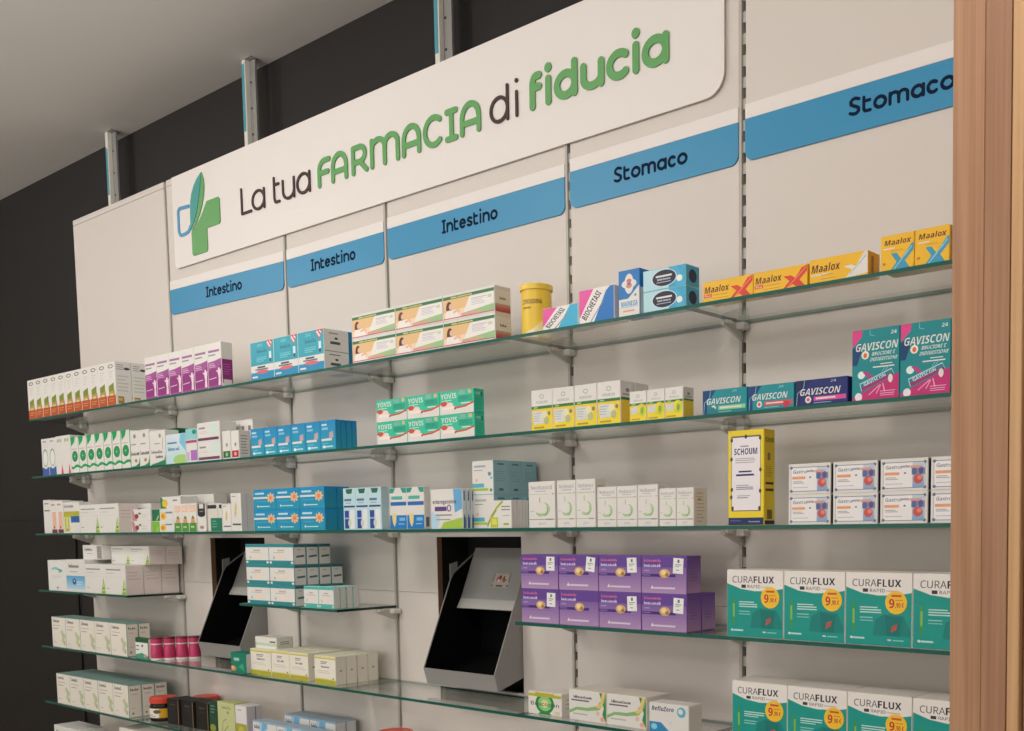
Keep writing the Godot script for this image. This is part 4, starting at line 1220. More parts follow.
# ---------------------------------------------------------------- camera, light
func view_and_light() -> void:
	var cam := Camera3D.new()
	cam.name = "camera"
	add_child(cam)
	cam.transform = Transform3D(Basis(Vector3(0.777902, -0.009477, -0.628314), Vector3(-0.047494, 0.996140, -0.073826), Vector3(0.626588, 0.087270, 0.774449)).orthonormalized(), Vector3(3.829500, 1.549975, 2.015750))
	cam.projection = Camera3D.PROJECTION_FRUSTUM
	cam.near = 0.05
	cam.far = 60.0
	cam.size = 0.05 * 731.0 / 1054.4                     # the picture is a crop: the lens axis lies low and right of its middle
	cam.frustum_offset = Vector2((512.0 - 637.14) / 1054.4, (621.51 - 365.5) / 1054.4) * 0.05
	cam.current = true
	var we := WorldEnvironment.new()
	we.name = "environment"
	add_child(we)
	var e := Environment.new()
	e.background_mode = Environment.BG_COLOR
	e.background_color = Color(0.05, 0.05, 0.05)
	e.tonemap_mode = Environment.TONE_MAPPER_LINEAR
	e.tonemap_exposure = 0.85
	e.sdfgi_enabled = true
	e.ssao_enabled = true
	e.ssil_enabled = true
	we.environment = e

func lamp(at: Vector3, energy: float, label: String) -> void:  # a globe out of view, hung to light shelves and ceiling
	var o := thing("unseen_globe_lamp", label, "lamp", at, "unseen globe lamps under the ceiling")
	var gm := mat("lamp glow", Color("#fff6ea"), 0.5)
	gm.emission_enabled = true
	gm.emission = Color(1.0, 0.978, 0.955)
	gm.emission_energy_multiplier = 2.5
	var ball := PackedVector2Array()
	for p in arc(0, 0, 0.16, 0.16, -90, 84, 20):
		ball.append(p)
	part("globe", lathe(ball), gm, o)
	part("stem", lathe(pl([0.03, 0.157, 0.012, 0.165, 0.012, 0.29, 0.05, 0.30, 0.0, 0.3105])), mat("lamp stem", Color("#c8c6c2"), 0.5), o)
	var l := OmniLight3D.new()
	l.name = "unseen_lamp_light"
	l.light_size = 0.155
	l.light_energy = energy
	l.light_color = Color(1.0, 0.978, 0.955)
	l.omni_range = 14.0
	l.omni_attenuation = 2.0
	l.shadow_enabled = true
	o.add_child(l)

# ---------------------------------------------------------------- the room
func room() -> void:
	var black := mat("black wall paint", Color("#262424"), 0.55, 0.0, 0.35)
	var white := mat("white wall paint", Color("#dedad4"), 0.85)
	var o := struct("wall_back", "dark wall behind the white shelf panels")
	part("dark_wall", box(Vector3(-4.2, 0, -0.3), Vector3(5.4, 3.145, -0.122), 0.0), black, o)
	o = struct("wall_left")
	part("plaster", box(Vector3(-4.4, 0, -0.12), Vector3(-4.2, 3.145, 6.2), 0.0), mat("left wall paint", Color("#bcb4aa"), 0.85), o)
	o = struct("wall_right")
	part("plaster", box(Vector3(5.4, 0, -0.12), Vector3(5.6, 3.145, 6.2), 0.0), white, o)
	o = struct("wall_front")
	part("plaster", box(Vector3(-4.4, 0, 6.2), Vector3(5.6, 3.145, 6.4), 0.0), white, o)
	o = struct("floor")
	var fm := mat("floor stone", Color("#aca69e"), 0.35)
	fm.albedo_texture = noise_tex(0.02, Color("#d8d4cc"), Color("#ffffff"))
	fm.uv1_triplanar = true
	part("paving", box(Vector3(-4.4, -0.2, -0.3), Vector3(5.6, 0, 6.4), 0.0), fm, o)
	o = struct("ceiling")
	part("plasterboard", box(Vector3(-4.4, 3.145, -0.3), Vector3(5.6, 3.35, 6.4), 0.0), mat("ceiling paint", Color("#dcd8d4"), 0.9), o)
	o = struct("door_1", "flush dark door in the dark wall")
	part("door_leaf", box(Vector3(-2.6, 0.0, -0.1215), Vector3(-1.17, 1.62, -0.112), 0.002), mat("black door paint", Color("#201e1e"), 0.5, 0.0, 0.35), o)
	for a in UNSEEN_LAMPS:
		lamp(a[0], a[1], a[2])
	# added fill: an invented glowing window across the room, lighting the shelf wall
	o = struct("window_1", "added fill window, wide and frosted, opposite the shelves")
	var fill_glow := mat("added window glow", Color("#f2f6f4"), 0.6)
	fill_glow.emission_enabled = true
	fill_glow.emission = Color(1.0, 0.995, 0.975)
	fill_glow.emission_energy_multiplier = 0.5
	part("pane", box(Vector3(-3.0, 0.7, 6.165), Vector3(4.2, 2.6, 6.185), 0.0), fill_glow, o)
	for f in [[-3.06, 0.64, 4.26, 0.7], [-3.06, 2.6, 4.26, 2.66], [-3.06, 0.7, -3.0, 2.6], [4.2, 0.7, 4.26, 2.6], [0.57, 0.7, 0.63, 2.6]]:
		part("frame", box(Vector3(f[0], f[1], 6.14), Vector3(f[2], f[3], 6.2), 0.002), mat("added window frame", Color("#4a4a4c"), 0.5), o)
	var fill_light := AreaLight3D.new()  # added fill light, softens the shadows under the shelves
	fill_light.name = "window_fill_light"
	fill_light.area_size = Vector2(7.0, 1.8)
	fill_light.light_energy = 5.0
	fill_light.light_color = Color(1.0, 0.995, 0.975)
	fill_light.area_range = 14.0
	fill_light.area_attenuation = 2.0
	fill_light.shadow_enabled = true
	o.add_child(fill_light)
	fill_light.position = Vector3(0.6, 1.65, 6.12)
	# the wooden end post in front of the last bay
	var wood := mat("oak veneer", Color("#ffffff"), 0.5, 0.0, 0.35)
	wood.albedo_texture = oak(Color("#9a6e52"), Color("#bb9272"), 5)
	wood.uv1_triplanar = true
	wood.uv1_scale = Vector3(3.0, 0.3, 3.0)
	var pale := mat("pale oak edge", Color("#ffffff"), 0.5, 0.0, 0.35)
	pale.albedo_texture = oak(Color("#c09468"), Color("#d4ac82"), 9)
	pale.uv1_triplanar = true
	pale.uv1_scale = Vector3(3.0, 0.3, 3.0)
	var w := thing("end_post", "tall oak-veneered end post at the shelf wall's near end", "post", Vector3(3.4268, 0, 0))
	w.rotation.z = 0.0109
	var deep := mat("deeper oak veneer", Color("#ffffff"), 0.5, 0.0, 0.35)
	deep.albedo_texture = oak(Color("#926850"), Color("#b28a6c"), 21)
	deep.uv1_triplanar = true
	deep.uv1_scale = Vector3(2.2, 0.3, 2.2)
	part("front_board", box(Vector3(0, 0, 0.55), Vector3(0.0318, 3.14, 1.0), 0.0008), wood, w)
	part("front_board", box(Vector3(0.0319, 0, 0.55), Vector3(0.0565, 3.14, 0.9996), 0.0004), deep, w, Vector3.ZERO, "darker oak stave")
	part("edge_strip", box(Vector3(0.0570, 0, 0.56), Vector3(0.0690, 3.14, 0.999), 0.001), pale, w, Vector3.ZERO, "pale oak edge strip")
	part("side_board", box(Vector3(0.0695, 0, 0.3), Vector3(0.13, 3.14, 0.99), 0.001), wood, w)

func oak(a: Color, b: Color, seed_: int) -> ImageTexture:
	var n := FastNoiseLite.new()
	n.seed = seed_
	n.frequency = 0.008
	n.fractal_octaves = 2
	var f := FastNoiseLite.new()
	f.seed = seed_ + 3
	f.frequency = 0.06
	var im := Image.create(256, 1024, false, Image.FORMAT_RGB8)
	for y in 1024:
		for x in 256:
			var rings := n.get_noise_2d(x * 1.5, y * 0.11)
			var v := 0.5 + 0.5 * sin(rings * 17.0 + x * 0.05)
			var g := f.get_noise_2d(x * 5.0, y * 0.12)
			im.set_pixel(x, y, a.lerp(b, clampf(0.4 + 0.3 * v + 0.4 * g, 0, 1)))
	return ImageTexture.create_from_image(im)

# white panels, one upper and one lower per bay, cut out for the two trays
func wall_panels() -> void:
	var o := struct("wall_cladding", "white shelf-wall panels in front of the dark wall")
	var m := mat("white panel laminate", Color("#d8d1cb"), 0.55, 0.0, 0.4)
	var edge := mat("raw panel edge", Color("#8a6a50"), 0.8)
	for b in 6:
		var x0: float = POST[b] + (0.0 if b == 0 else 0.009)
		var x1: float = POST[b + 1] - 0.009
		var hole: Array = {1: [0.205, 0.560], 3: [1.455, 1.800]}.get(b, [])
		var up := PackedVector2Array([Vector2(x0, 2.808), Vector2(x0, 1.3705)])
		var lo := PackedVector2Array([Vector2(x1, 0.0), Vector2(x1, 1.3695)])
		if hole:
			for p in [[hole[0], 1.3705], [hole[0], 1.533], [hole[1], 1.533], [hole[1], 1.3705]]:
				up.append(Vector2(p[0], p[1]))
			for p in [[hole[1], 1.3695], [hole[1], 1.105], [hole[0], 1.105], [hole[0], 1.3695]]:
				lo.append(Vector2(p[0], p[1]))
		up.append_array([Vector2(x1, 1.3705), Vector2(x1, 2.808)])
		lo.append_array([Vector2(x0, 1.3695), Vector2(x0, 0.0)])
		part("panel", prism(up, 2, -0.018, 0.0), m, o)
		part("panel", prism(lo, 2, -0.018, 0.0), m, o)
		part("top_rail", box(Vector3(x0, 2.8095, -0.019), Vector3(x1, 2.8305, 0.0008), 0.0008), m, o)
		if hole:
			part("reveal", box(Vector3(hole[0] - 0.001, 1.105, -0.0179), Vector3(hole[0] + 0.0012, 1.5328, -0.0004), 0.0), edge, o)
			part("recess_dark_sheet", box(Vector3(hole[0] - 0.004, 1.09, -0.1218), Vector3(hole[0] - 0.0015, 1.56, -0.0185), 0.0), mat("recess black", Color("#0e0e0e"), 0.8), o)  # near-black sheets make the openings dark inside
			part("recess_dark_sheet", box(Vector3(hole[0] - 0.004, 1.561, -0.1218), Vector3(hole[1] + 0.004, 1.564, -0.0185), 0.0), mat("recess black", Color("#0e0e0e"), 0.8), o)
			part("recess_dark_sheet", box(Vector3(hole[0] + 0.002, 1.09, -0.1218), Vector3(hole[1], 1.5328, -0.118), 0.0), mat("recess black", Color("#0e0e0e"), 0.8), o)

# slotted steel channels between the panels
func uprights() -> void:
	var steel := mat("grey upright paint", Color("#b4afa8"), 0.45)
	var dark := mat("upright hollow", Color("#151413"), 0.9)  # near-black colour gives the slots their dark inside
	var where := ["left of the first Intestino sign", "between first and second Intestino signs", "between second and third Intestino signs", "between third Intestino sign and first Stomaco sign", "between the two Stomaco signs"]
	for i in range(1, 6):
		var x: float = POST[i]
		var o := thing("slotted_upright", "grey slotted steel upright " + where[i - 1], "upright", Vector3(x, 0, 0), "slotted uprights of the shelf wall")
		part("channel_back", box(Vector3(-0.0088, 0.0, -0.03), Vector3(0.0088, 2.807, -0.012), 0.0), dark, o)
		part("left_rail", box(Vector3(-0.0088, 0.0, -0.0118), Vector3(-0.0005, 2.807, 0.0025), 0.0008), steel, o)
		var st := begin()
		var y := 2.2349 - 0.0455 * 49
		while y < 2.79:
			chamfer(st, Vector3(-0.0006, y + 0.0005, -0.0118), Vector3(0.0088, y + (0.0237 if i >= 4 else 0.046), -0.002 if i >= 4 else -0.004), 0.0003)
			y += 0.0455
		part("slot_bridge", st.commit(), steel, o)
	# bright hangers that hold the panels off the ceiling
	var white := mat("hanger white", Color("#dedad2"), 0.45)
	var grey := mat("hanger steel", Color("#9c9b98"), 0.4, 0.4)
	var film := mat("hanger blue film", Color("#4f98a8"), 0.3)
	var which := ["over the signless end panel", "over the start of the green lettering", "over the word di"]
	for i in 3:
		var o := thing("ceiling_hanger", "white and grey metal hanger with blue film strip " + which[i], "hanger", Vector3([-0.52, 0.482, 1.470][i], 0, -0.06), "hangers between panel and ceiling")
		part("white_strip", box(Vector3(-0.024, 2.842, -0.006), Vector3(-0.004, 3.143, 0.012), 0.001), white, o)
		part("film", box(Vector3(-0.0235, [2.90, 2.91, 2.89][i], 0.0121), Vector3(-0.0085, [3.08, 3.13, 3.13][i], 0.0128), 0.0), film, o, Vector3.ZERO, "blue protective film strip")
		part("flange", box(Vector3(-0.003, 2.70, -0.012), Vector3(0.03, 3.14, -0.004), 0.0006), grey, o)
		part("foot", box(Vector3(-0.026, 3.142, -0.016), Vector3(0.032, 3.145, 0.014), 0.001), grey, o)
		for k in 3:
			part("screw_head", lathe(pl([0.0, 0.0025, 0.0035, 0.0015, 0.0042, 0.0]), 12), mat("screw dark", Color("#3a3836"), 0.5, 0.5), o, Vector3(0.005, 2.90 + 0.085 * k, -0.004)).rotation.x = PI / 2

# ---------------------------------------------------------------- signs
func signs() -> void:
	var face := mat("sign white", Color("#e9e3e0"), 0.5, 0.0, 0.4)
	var green := mat("letter green", Color("#5fa25c"), 0.45)
	var brown := mat("letter brown", Color("#4c3c3a"), 0.6, 0.0, 0.3)
	var o := thing("sign_board", "long white board lettered La tua FARMACIA di fiducia with green cross", "sign")
	part("board", prism(rounded(0.066, 2.5060, 2.4670, 2.8265, 0.0, 0.05, 0.05, 0.02), 2, 0.004, 0.0095), face, o)
	for a in [["L", 0.5191, 0.5841, 2.6089, 2.6973, 0], ["a", 0.5841, 0.6624, 2.6069, 2.6740, 0], ["t", 0.7122, 0.7498, 2.6079, 2.6933, 0], ["u", 0.7620, 0.8321, 2.6069, 2.6740, 0], ["a", 0.8413, 0.9165, 2.6069, 2.6740, 0],
			["F", 0.9561, 1.0232, 2.6069, 2.6933, 1], ["A", 1.0262, 1.1085, 2.6069, 2.6953, 1], ["R", 1.1278, 1.2071, 2.6069, 2.6933, 1], ["M", 1.2183, 1.3524, 2.6069, 2.6943, 1], ["A", 1.3636, 1.4459, 2.6069, 2.6953, 1], ["C", 1.4561, 1.5404, 2.6069, 2.6953, 1], ["I", 1.5486, 1.6004, 2.6069, 2.6943, 1], ["A", 1.6095, 1.6908, 2.6069, 2.6953, 1],
			["d", 1.7254, 1.7965, 2.6099, 2.7024, 0], ["i", 1.8168, 1.8351, 2.6099, 2.7044, 0],
			["f", 1.8707, 1.9154, 2.6109, 2.7024, 1], ["i", 1.9246, 1.9520, 2.6109, 2.7105, 1], ["d", 1.9581, 2.0363, 2.6109, 2.7024, 1], ["u", 2.0465, 2.1227, 2.6109, 2.6801, 1], ["c", 2.1298, 2.2030, 2.6109, 2.6821, 1], ["i", 2.2061, 2.2345, 2.6109, 2.7105, 1], ["a", 2.2386, 2.3178, 2.6109, 2.6831, 1]]:
		var sw := 0.0088 if a[5] == 0 else 0.0192
		if a[5] == 1 and a[1] < 1.78:
			sw = 0.0158
		part("letter", letter_mesh(a[0], a[1], a[2], a[3], a[4], sw, 0.0105, 0.0135), green if a[5] == 1 else brown, o)
	# the emblem: a green cross, a two-tone leaf and a blue pill outline
	var cross := PackedVector2Array()
	for p in [[0.3045, 2.6985], [0.3785, 2.6985], [0.3856, 2.6914], [0.3856, 2.6164], [0.3785, 2.6093], [0.2974, 2.6093], [0.2974, 2.5383], [0.2903, 2.5302], [0.2031, 2.5302], [0.1960, 2.5373], [0.1960, 2.6143], [0.2234, 2.6265], [0.2518, 2.6448], [0.2741, 2.6650], [0.2903, 2.6833]]:
		cross.append(Vector2(p[0], p[1]))
	part("cross", prism(cross, 2, 0.0096, 0.0135), green, o)
	part("leaf_half", prism(pl([0.2741, 2.8019, 0.2477, 2.7887, 0.2234, 2.7684, 0.2051, 2.7441, 0.1950, 2.7157, 0.1909, 2.6802, 0.1899, 2.6448, 0.1869, 2.6204, 0.2132, 2.6448, 0.2355, 2.6792, 0.2518, 2.7198, 0.2639, 2.7613]), 2, 0.0096, 0.0130), mat("leaf teal", Color("#3f9a94"), 0.45), o, Vector3.ZERO, "teal half of the leaf")
	part("leaf_half", prism(pl([0.2771, 2.8019, 0.2883, 2.7765, 0.2903, 2.7512, 0.2852, 2.7218, 0.2741, 2.6954, 0.2558, 2.6671, 0.2315, 2.6407, 0.1970, 2.6174, 0.2193, 2.6407, 0.2416, 2.6752, 0.2578, 2.7157, 0.2690, 2.7583]), 2, 0.0096, 0.0130), green, o, Vector3.ZERO, "green half of the leaf")
	var st := begin()
	for s in [pl([0.1798, 2.7056, 0.1220, 2.7086]) + arc(0.1180, 2.6965, .012, .012, 90, 180, 6) + pl([0.1058, 2.6397]) + arc(0.1261, 2.6366, .020, .022, 180, 262, 6) + pl([0.1504, 2.6154, 0.1727, 2.6194, 0.1869, 2.6346])]:
		var q := PackedVector2Array()
		for p in s:
			q.append(p * 10000)
		for poly in Geometry2D.offset_polyline(q, 58, Geometry2D.JOIN_ROUND, Geometry2D.END_ROUND):
			var out := PackedVector2Array()
			for p in poly:
				out.append(p / 10000)
			prism_into(st, out, 2, 0.0096, 0.0128)
	part("pill_outline", st.commit(), mat("emblem blue", Color("#4a98c4"), 0.45), o, Vector3.ZERO, "blue pill outline")
	# category bands, a white strip above a blue one with rounded lower corners
	var blue := mat("band blue", Color("#2a8cba"), 0.45)
	var navy := mat("band lettering", Color("#14233c"), 0.7, 0.0, 0.2)
	var words := [["Intestino", 0.261, 0.493], ["Intestino", 0.893, 1.123], ["Intestino", 1.517, 1.740], ["Stomaco", 2.143, 2.363], ["Stomaco", 2.769, 2.994]]
	var tell := ["Intestino sign nearest the green cross", "Intestino sign on the first narrow bay", "Intestino sign beside the first Stomaco sign", "Stomaco sign below the word fiducia", "Stomaco sign running behind the wooden post"]
	for i in 5:
		var x0: float = POST[i + 1] + 0.0095
		var x1: float = (POST[i + 2] if i < 4 else 3.26) - 0.0085
		var s := thing("category_sign", "blue " + tell[i], "sign", Vector3(x0, [2.4392, 2.4255, 2.4295, 2.4365, 2.4385][i], 0), "blue category signs")
		s.rotation.z = deg_to_rad([-1.1, 0.0, 0.0, 0.0, 0.0][i])       # the first one hangs a little askew
		var hang: float = x0
		x1 -= x0
		x0 = 0.0
		part("white_strip", box(Vector3(x0, 0.0005, 0.0005), Vector3(x1, 0.0323, 0.0045), 0.0008), face, s)
		part("band", prism(rounded(x0, -0.0885, x1, 0.0, 0, 0, .021, .021), 2, 0.0005, 0.0045), blue, s)
		var word: String = words[i][0]
		var adv := {"I": .62, "n": 1.0, "t": .72, "e": 1.0, "s": .88, "i": .42, "o": 1.02, "S": .95, "m": 1.5, "a": 1.0, "c": .85}
		var total := -0.1
		for ch in word:
			total += adv[ch] + 0.1
		var k: float = (words[i][2] - words[i][1]) / total
		var x: float = words[i][1] - hang
		for ch in word:
			var hh: float = {"I": .037, "S": .037, "t": .034, "i": .038}.get(ch, .027)
			part("letter", letter_mesh(ch, x, x + adv[ch] * k, -0.0565, -0.0565 + hh, 0.0065, 0.0046, 0.0052), navy, s)
			x += (adv[ch] + 0.1) * k

# ---------------------------------------------------------------- glass shelves and their brackets
func shelves() -> void:
	var glass := mat("shelf glass", Color(0.62, 0.80, 0.74, 0.055), 0.02)
	glass.transparency = BaseMaterial3D.TRANSPARENCY_ALPHA
	var edge := mat("polished glass edge", Color("#175a4e"), 0.25, 0.0, 0.35)
	var clip := mat("clear plastic clip", Color("#d4d3ce"), 0.25)
	var arm := mat("bracket steel", Color("#c4c1ba"), 0.4)
	var bays := {"s1": [0, 1, 2, 3, 4, 5], "s2": [0, 1, 2, 3, 4, 5], "s3": [0, 1, 2, 3, 4, 5], "r4": [0, 2, 4, 5], "r5": [0, 1, 2, 3, 4, 5], "r6": [0, 1, 2], "r7": [0, 1]}
	for s in bays:
		var y: float = SHELF[s]
		for b in bays[s]:
			var x0: float = POST[b] + 0.0004
			var x1: float = POST[b + 1] - 0.0004
			var o := thing("glass_shelf", "green-edged glass shelf, %s tier, %s" % [TIER[s], BAY[b]], "shelf", Vector3(0, y, 0), "glass shelves of the wall")
			var lo := Vector3(x0, -0.0038, 0.004)
			var hi := Vector3(x1, 0.0038, D)
			var st := begin()
			var a := lo
			var c := hi
			quad(st, Vector3(a.x, c.y, a.z), Vector3(c.x, c.y, a.z), Vector3(c.x, c.y, c.z), Vector3(a.x, c.y, c.z), Vector3.UP)
			quad(st, Vector3(a.x, a.y, a.z), Vector3(c.x, a.y, a.z), Vector3(c.x, a.y, c.z), Vector3(a.x, a.y, c.z), Vector3.DOWN)
			part("pane", st.commit(), glass, o)
			st = begin()
			quad(st, Vector3(a.x, a.y, c.z), Vector3(c.x, a.y, c.z), Vector3(c.x, c.y, c.z), Vector3(a.x, c.y, c.z), Vector3(0, 0, 1))
			quad(st, Vector3(a.x, a.y, a.z), Vector3(c.x, a.y, a.z), Vector3(c.x, c.y, a.z), Vector3(a.x, c.y, a.z), Vector3(0, 0, -1))
			part("front_edge", st.commit(), edge, o)
			st = begin()
			for e in [[a.x, -1.0], [c.x, 1.0]]:
				quad(st, Vector3(e[0], a.y, a.z), Vector3(e[0], a.y, c.z), Vector3(e[0], c.y, c.z), Vector3(e[0], c.y, a.z), Vector3(e[1], 0, 0))
			part("end_edge", st.commit(), mat("glass end edge", Color("#12302b"), 0.2), o)
		var ends := {}
		for b in bays[s]:
			ends[b] = true
			ends[b + 1] = true
		for i in ends:
			if i == 6:
				continue
			var at: String = "wall end" if i == 0 else ["", "upright by the first Intestino sign", "upright between the nearest Intestino pair", "upright before the third Intestino sign", "upright between Intestino and Stomaco signs", "upright between the Stomaco signs"][i]
			var o := thing("shelf_bracket", "small steel shelf bracket, %s tier, %s" % [TIER[s], at], "bracket", Vector3(POST[i] + (0.02 if i == 0 else 0.0), y - 0.0040, 0.0015), "brackets under the glass shelves")
			part("arm", prism(pl([0.0, -0.001, 0.072, -0.001, 0.077, -0.004, 0.076, -0.012, 0.06, -0.017, 0.02, -0.031, 0.0, -0.036]), 0, -0.0035, 0.0035), arm, o)
			part("clip", box(Vector3(-0.010, -0.009, 0.052), Vector3(0.010, -0.0002, 0.074), 0.002), clip, o)
			part("clip", box(Vector3(-0.022, -0.016, 0.001), Vector3(0.022, -0.0002, 0.03), 0.003), clip, o)

# ---------------------------------------------------------------- dispensing trays tilted out of the wall
func trays() -> void:
	var grey := mat("tray grey paint", Color("#92918f"), 0.45)
	var pale := mat("tray pale fold", Color("#b4b2ae"), 0.45)
	var dark := mat("tray black lining", Color("#0c0c0d"), 0.85, 0.0, 0.2)
	for i in 2:
		var x0: float = [0.286, 1.513][i]
		var x1: float = [0.556, 1.796][i]
		var o := thing("dispensing_tray", ["grey tilted tray with black inside, beside the pink bottles", "grey tilted tray with sticker, beside the purple cartons"][i], "tray", Vector3.ZERO, "dispensing trays in the wall openings")
		var side := [0.107, 1.168, 0.094, 1.122, 0.0, 1.150, -0.115, 1.184, -0.115, 1.50, -0.045, 1.456, -0.026, 1.442]
		var ls := pl(side + [-0.026, 1.462, 0.002, 1.455, 0.002, 1.412])
		var rs := pl(side + [0.002, 1.412])
		part("side_wall", prism(ls, 0, x0 - 0.0025, x0), grey, o)
		part("side_wall", prism(rs, 0, x1, x1 + 0.0025), grey, o)
		var inner := pl([0.1055, 1.166, 0.090, 1.1265, 0.0, 1.154, -0.114, 1.188, -0.114, 1.496, -0.012, 1.428, 0.0, 1.411])
		part("lining", prism(inner, 0, x0 + 0.0001, x0 + 0.0022), dark, o, Vector3.ZERO, "black inner lining")
		part("lining", prism(inner, 0, x1 - 0.0022, x1 - 0.0001), dark, o, Vector3.ZERO, "black inner lining")
		part("front_lip", prism(pl([0.107, 1.168, 0.094, 1.122, 0.090, 1.122, 0.104, 1.168]), 0, x0 + 0.0001, x1 - 0.0001), grey, o)
		part("floor_plate", prism(pl([0.0935, 1.1222, 0.0, 1.150, -0.114, 1.184, -0.114, 1.187, 0.0, 1.153, 0.0935, 1.1252]), 0, x0 + 0.0001, x1 - 0.0001), grey, o)
		part("floor_lining", prism(pl([0.0995, 1.154, 0.0895, 1.1268, 0.0, 1.1535, -0.114, 1.1875, -0.114, 1.190, 0.0, 1.156, 0.087, 1.1302, 0.0970, 1.154]), 0, x0 + 0.0024, x1 - 0.0024), dark, o, Vector3.ZERO, "black floor lining")
		part("back_lining", prism(pl([-0.1135, 1.191, -0.110, 1.191, -0.110, 1.325, -0.1135, 1.325]), 0, x0 + 0.0024, x1 - 0.0024), dark, o, Vector3.ZERO, "black back lining")
		var fl := part("flap_plate", prism(pl([-0.095, 1.497, -0.092, 1.500, -0.030, 1.356, -0.034, 1.354]), 0, x0 + 0.006, x1 - 0.004), grey, o, Vector3.ZERO, "slanted grey flap")
		part("flap_fold", prism(pl([-0.034, 1.354, -0.030, 1.356, -0.014, 1.330, -0.018, 1.328]), 0, x0 + 0.006, x1 - 0.004), pale, fl)
		if i == 1:
			var st := begin()
			var n := Vector3(0, 0.062, 0.144).normalized()
			var c := Vector3(1.665, 1.409, -0.0527) + n * 0.0006
			var u := Vector3(0.033, 0, 0)
			var v := Vector3(0, 0.144, -0.062).normalized() * 0.021
			quad(st, c - u + v, c + u + v, c + u - v, c - u - v, n)
			part("warning_sticker", st.commit(), picture("warn", 96, 60), fl, Vector3.ZERO, "small worn sticker")

# ---------------------------------------------------------------- single goods
func solo(k: String, w: float, h: float, d: float, x0: float, y: float, zf: float, label := "", group := "", turn := 0.0) -> Node3D:
	return carton(k, w, h, d, Vector3(x0 + w / 2, y, zf - d / 2), turn, KIND[k] if label == "" else label, group)

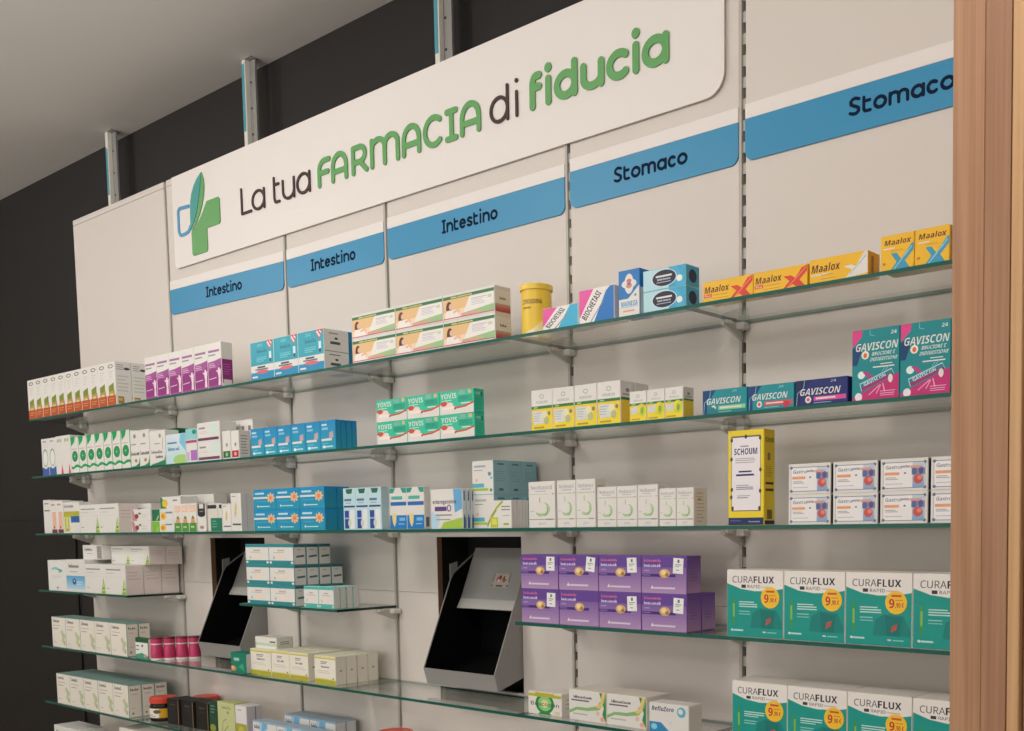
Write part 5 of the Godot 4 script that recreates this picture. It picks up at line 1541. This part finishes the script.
func loose_goods() -> void:
	var y1: float = SHELF.s1 + 0.0038
	var y4: float = SHELF.r4 + 0.0038
	var y5: float = SHELF.r5 + 0.0038
	var y6: float = SHELF.r6 + 0.0038
	var y7: float = SHELF.r7 + 0.0038
	# yellow tube
	var t := thing("tablet_tube", "yellow round Citrosodina tube beside the small pink-cornered carton", "tube", Vector3(2.004, y1, 0.135))
	t.rotation.y = PI + deg_to_rad(38)
	part("body", lathe(pl([0.0, 0.0, 0.036, 0.0, 0.0365, 0.002, 0.0365, 0.114, 0.036, 0.115])), picture("tube", 640, 256), t)
	part("cap", lathe(pl([0.0375, 0.1135, 0.0398, 0.1135, 0.0402, 0.116, 0.0402, 0.1245, 0.0392, 0.127, 0.034, 0.1275, 0.0, 0.127])), mat("tube cap yellow", Color("#f4d04c"), 0.35), t)
	# pink bottles with white rings
	var pinkm := mat("pink sleeve", Color("#c83a6c"), 0.3)
	var ring := mat("bottle white ring", Color("#e8e0de"), 0.4)
	var cap := mat("bottle cap maroon", Color("#7a2438"), 0.35)
	var bp := [[0.152, 0.190], [0.176, 0.156], [0.200, 0.122], [0.224, 0.088]]
	for i in 4:
		var b := thing("sleeved_bottle", "pink sleeved bottle with white rings, %s from the cream leaf cartons" % ORD[i], "bottle", Vector3(bp[i][0], y5, bp[i][1]), "pink sleeved bottles")
		part("base_ring", lathe(pl([0.0000, 0.0000, 0.0197, 0.0000, 0.0208, 0.0015, 0.0208, 0.0070, 0.0200, 0.0080])), ring, b)
		part("sleeve", lathe(pl([0.0200, 0.0078, 0.0205, 0.0100, 0.0206, 0.0240, 0.0201, 0.0380, 0.0186, 0.0500, 0.0180, 0.0560])), pinkm, b)
		part("neck_ring", lathe(pl([0.0180, 0.0558, 0.0192, 0.0565, 0.0192, 0.0600, 0.0186, 0.0605])), ring, b)
		part("shoulder", lathe(pl([0.0186, 0.0603, 0.0194, 0.0620, 0.0198, 0.0740, 0.0194, 0.0755])), pinkm, b)
		part("cap", lathe(pl([0.0194, 0.0753, 0.0200, 0.0760, 0.0200, 0.0810, 0.0189, 0.0826, 0.0000, 0.0828])), cap, b)
	# second layer lying on the white leaf cartons of the fourth tier
	var yl := y4 + 0.1087
	solo("barcode", 0.165, 0.055, 0.115, -0.435, y4 + 0.1252, 0.172)
	for i in 2:
		for r in 2:
			if r == 0 or i == 1:
				solo("leafhalf", 0.148, 0.068, 0.062, -0.266 + 0.1495 * i, yl, 0.142 - 0.063 * r, KIND.leafhalf + ", %s from the dark wall, %s" % [ORD[i], ["front", "behind"][r]], "white leaf cartons lying on top")
	solo("creambox", 0.118, 0.036, 0.06, 0.752, y5 + 0.0811, 0.165, "", "", 0.02)
	# flat cartons with a yellow flower, three high
	var y3: float = SHELF.s3 + 0.0038
	solo("flowerlime", 0.152, 0.0375, 0.06, 0.1967, y3, 0.2082)
	solo("flower", 0.152, 0.0415, 0.06, 0.1987, y3 + 0.0376, 0.2072)
	solo("flowertop", 0.135, 0.0405, 0.06, 0.2560, y3 + 0.0792, 0.2040)
	# sixth tier: jars, black cartons, green and white cartons
	var lid := mat("red lid", Color("#d8442e"), 0.35)
	var amberg := mat("dark honey glass", Color("#1c110c"), 0.15)
	var spots := [[0.094, 0.148, "red-lidded dark jar with yellow and white label"], [0.206, 0.045, "red-lidded dark jar behind the first black carton"], [1.395, 0.120, "red-lidded dark jar alone below the second narrow bay"]]
	for i in 3:
		var j := thing("honey_jar", spots[i][2], "jar", Vector3(spots[i][0], y6, spots[i][1]), "red-lidded jars")
		j.rotation.y = PI + deg_to_rad(45)
		if i == 2:
			j.scale = Vector3(1.08, 1.2, 1.08)
		part("glass", lathe(pl([0.0, 0.0, 0.040, 0.0, 0.045, 0.003, 0.046, 0.010, 0.046, 0.055, 0.042, 0.064, 0.040, 0.066])), amberg, j)
		part("label", lathe(pl([0.0464, 0.012, 0.0464, 0.052])), picture("jar", 400, 64), j, Vector3.ZERO, "yellow and white jar label")
		part("lid", lathe(pl([0.040, 0.0655, 0.0445, 0.066, 0.0455, 0.068, 0.0455, 0.084, 0.0435, 0.087, 0.0, 0.087])), lid, j)
	for i in 3:
		solo("darkbox", 0.080, [0.090, 0.0925, 0.094][i], 0.075, 0.170 + 0.0925 * i, y6, 0.172 - 0.004 * i, KIND.darkbox + ", %s from the red-lidded jars" % ORD[i], "black cartons on the sixth tier")
	solo("forest", 0.050, 0.105, 0.05, 0.446, y6, 0.165)
	solo("herb", 0.108, 0.111, 0.055, 0.500, y6, 0.165)
	solo("pale", 0.067, 0.108, 0.058, 0.612, y6, 0.165)
	for i in 3:
		solo("lightblue", 0.138, 0.070, 0.05, 0.724 + 0.140 * i, y6, 0.170, KIND.lightblue + ", %s from the pale herbal carton, front" % ORD[i], "light blue banded cartons")
	for i in 2:
		for r in 2:
			solo("lightblue", 0.138, 0.088, 0.038, 0.795 + 0.140 * i, y6, 0.098 - 0.039 * r, KIND.lightblue + ", tall back pair, %s, %s" % [["by the pale carton", "far from it"][i], ["front one", "rear one"][r]], "light blue banded cartons")
	solo("blueeye", 0.118, 0.127, 0.1, -0.735, y7, 0.195, "pale blue carton top on the lowest tier by the dark wall")
	solo("wave", 0.118, 0.127, 0.1, -0.612, y7, 0.195, "pale carton top on the lowest tier, second from wall")
	solo("creambox", 0.21, 0.180, 0.1, -0.160, y7, 0.195, "cream carton top on the lowest tier below the red jar")
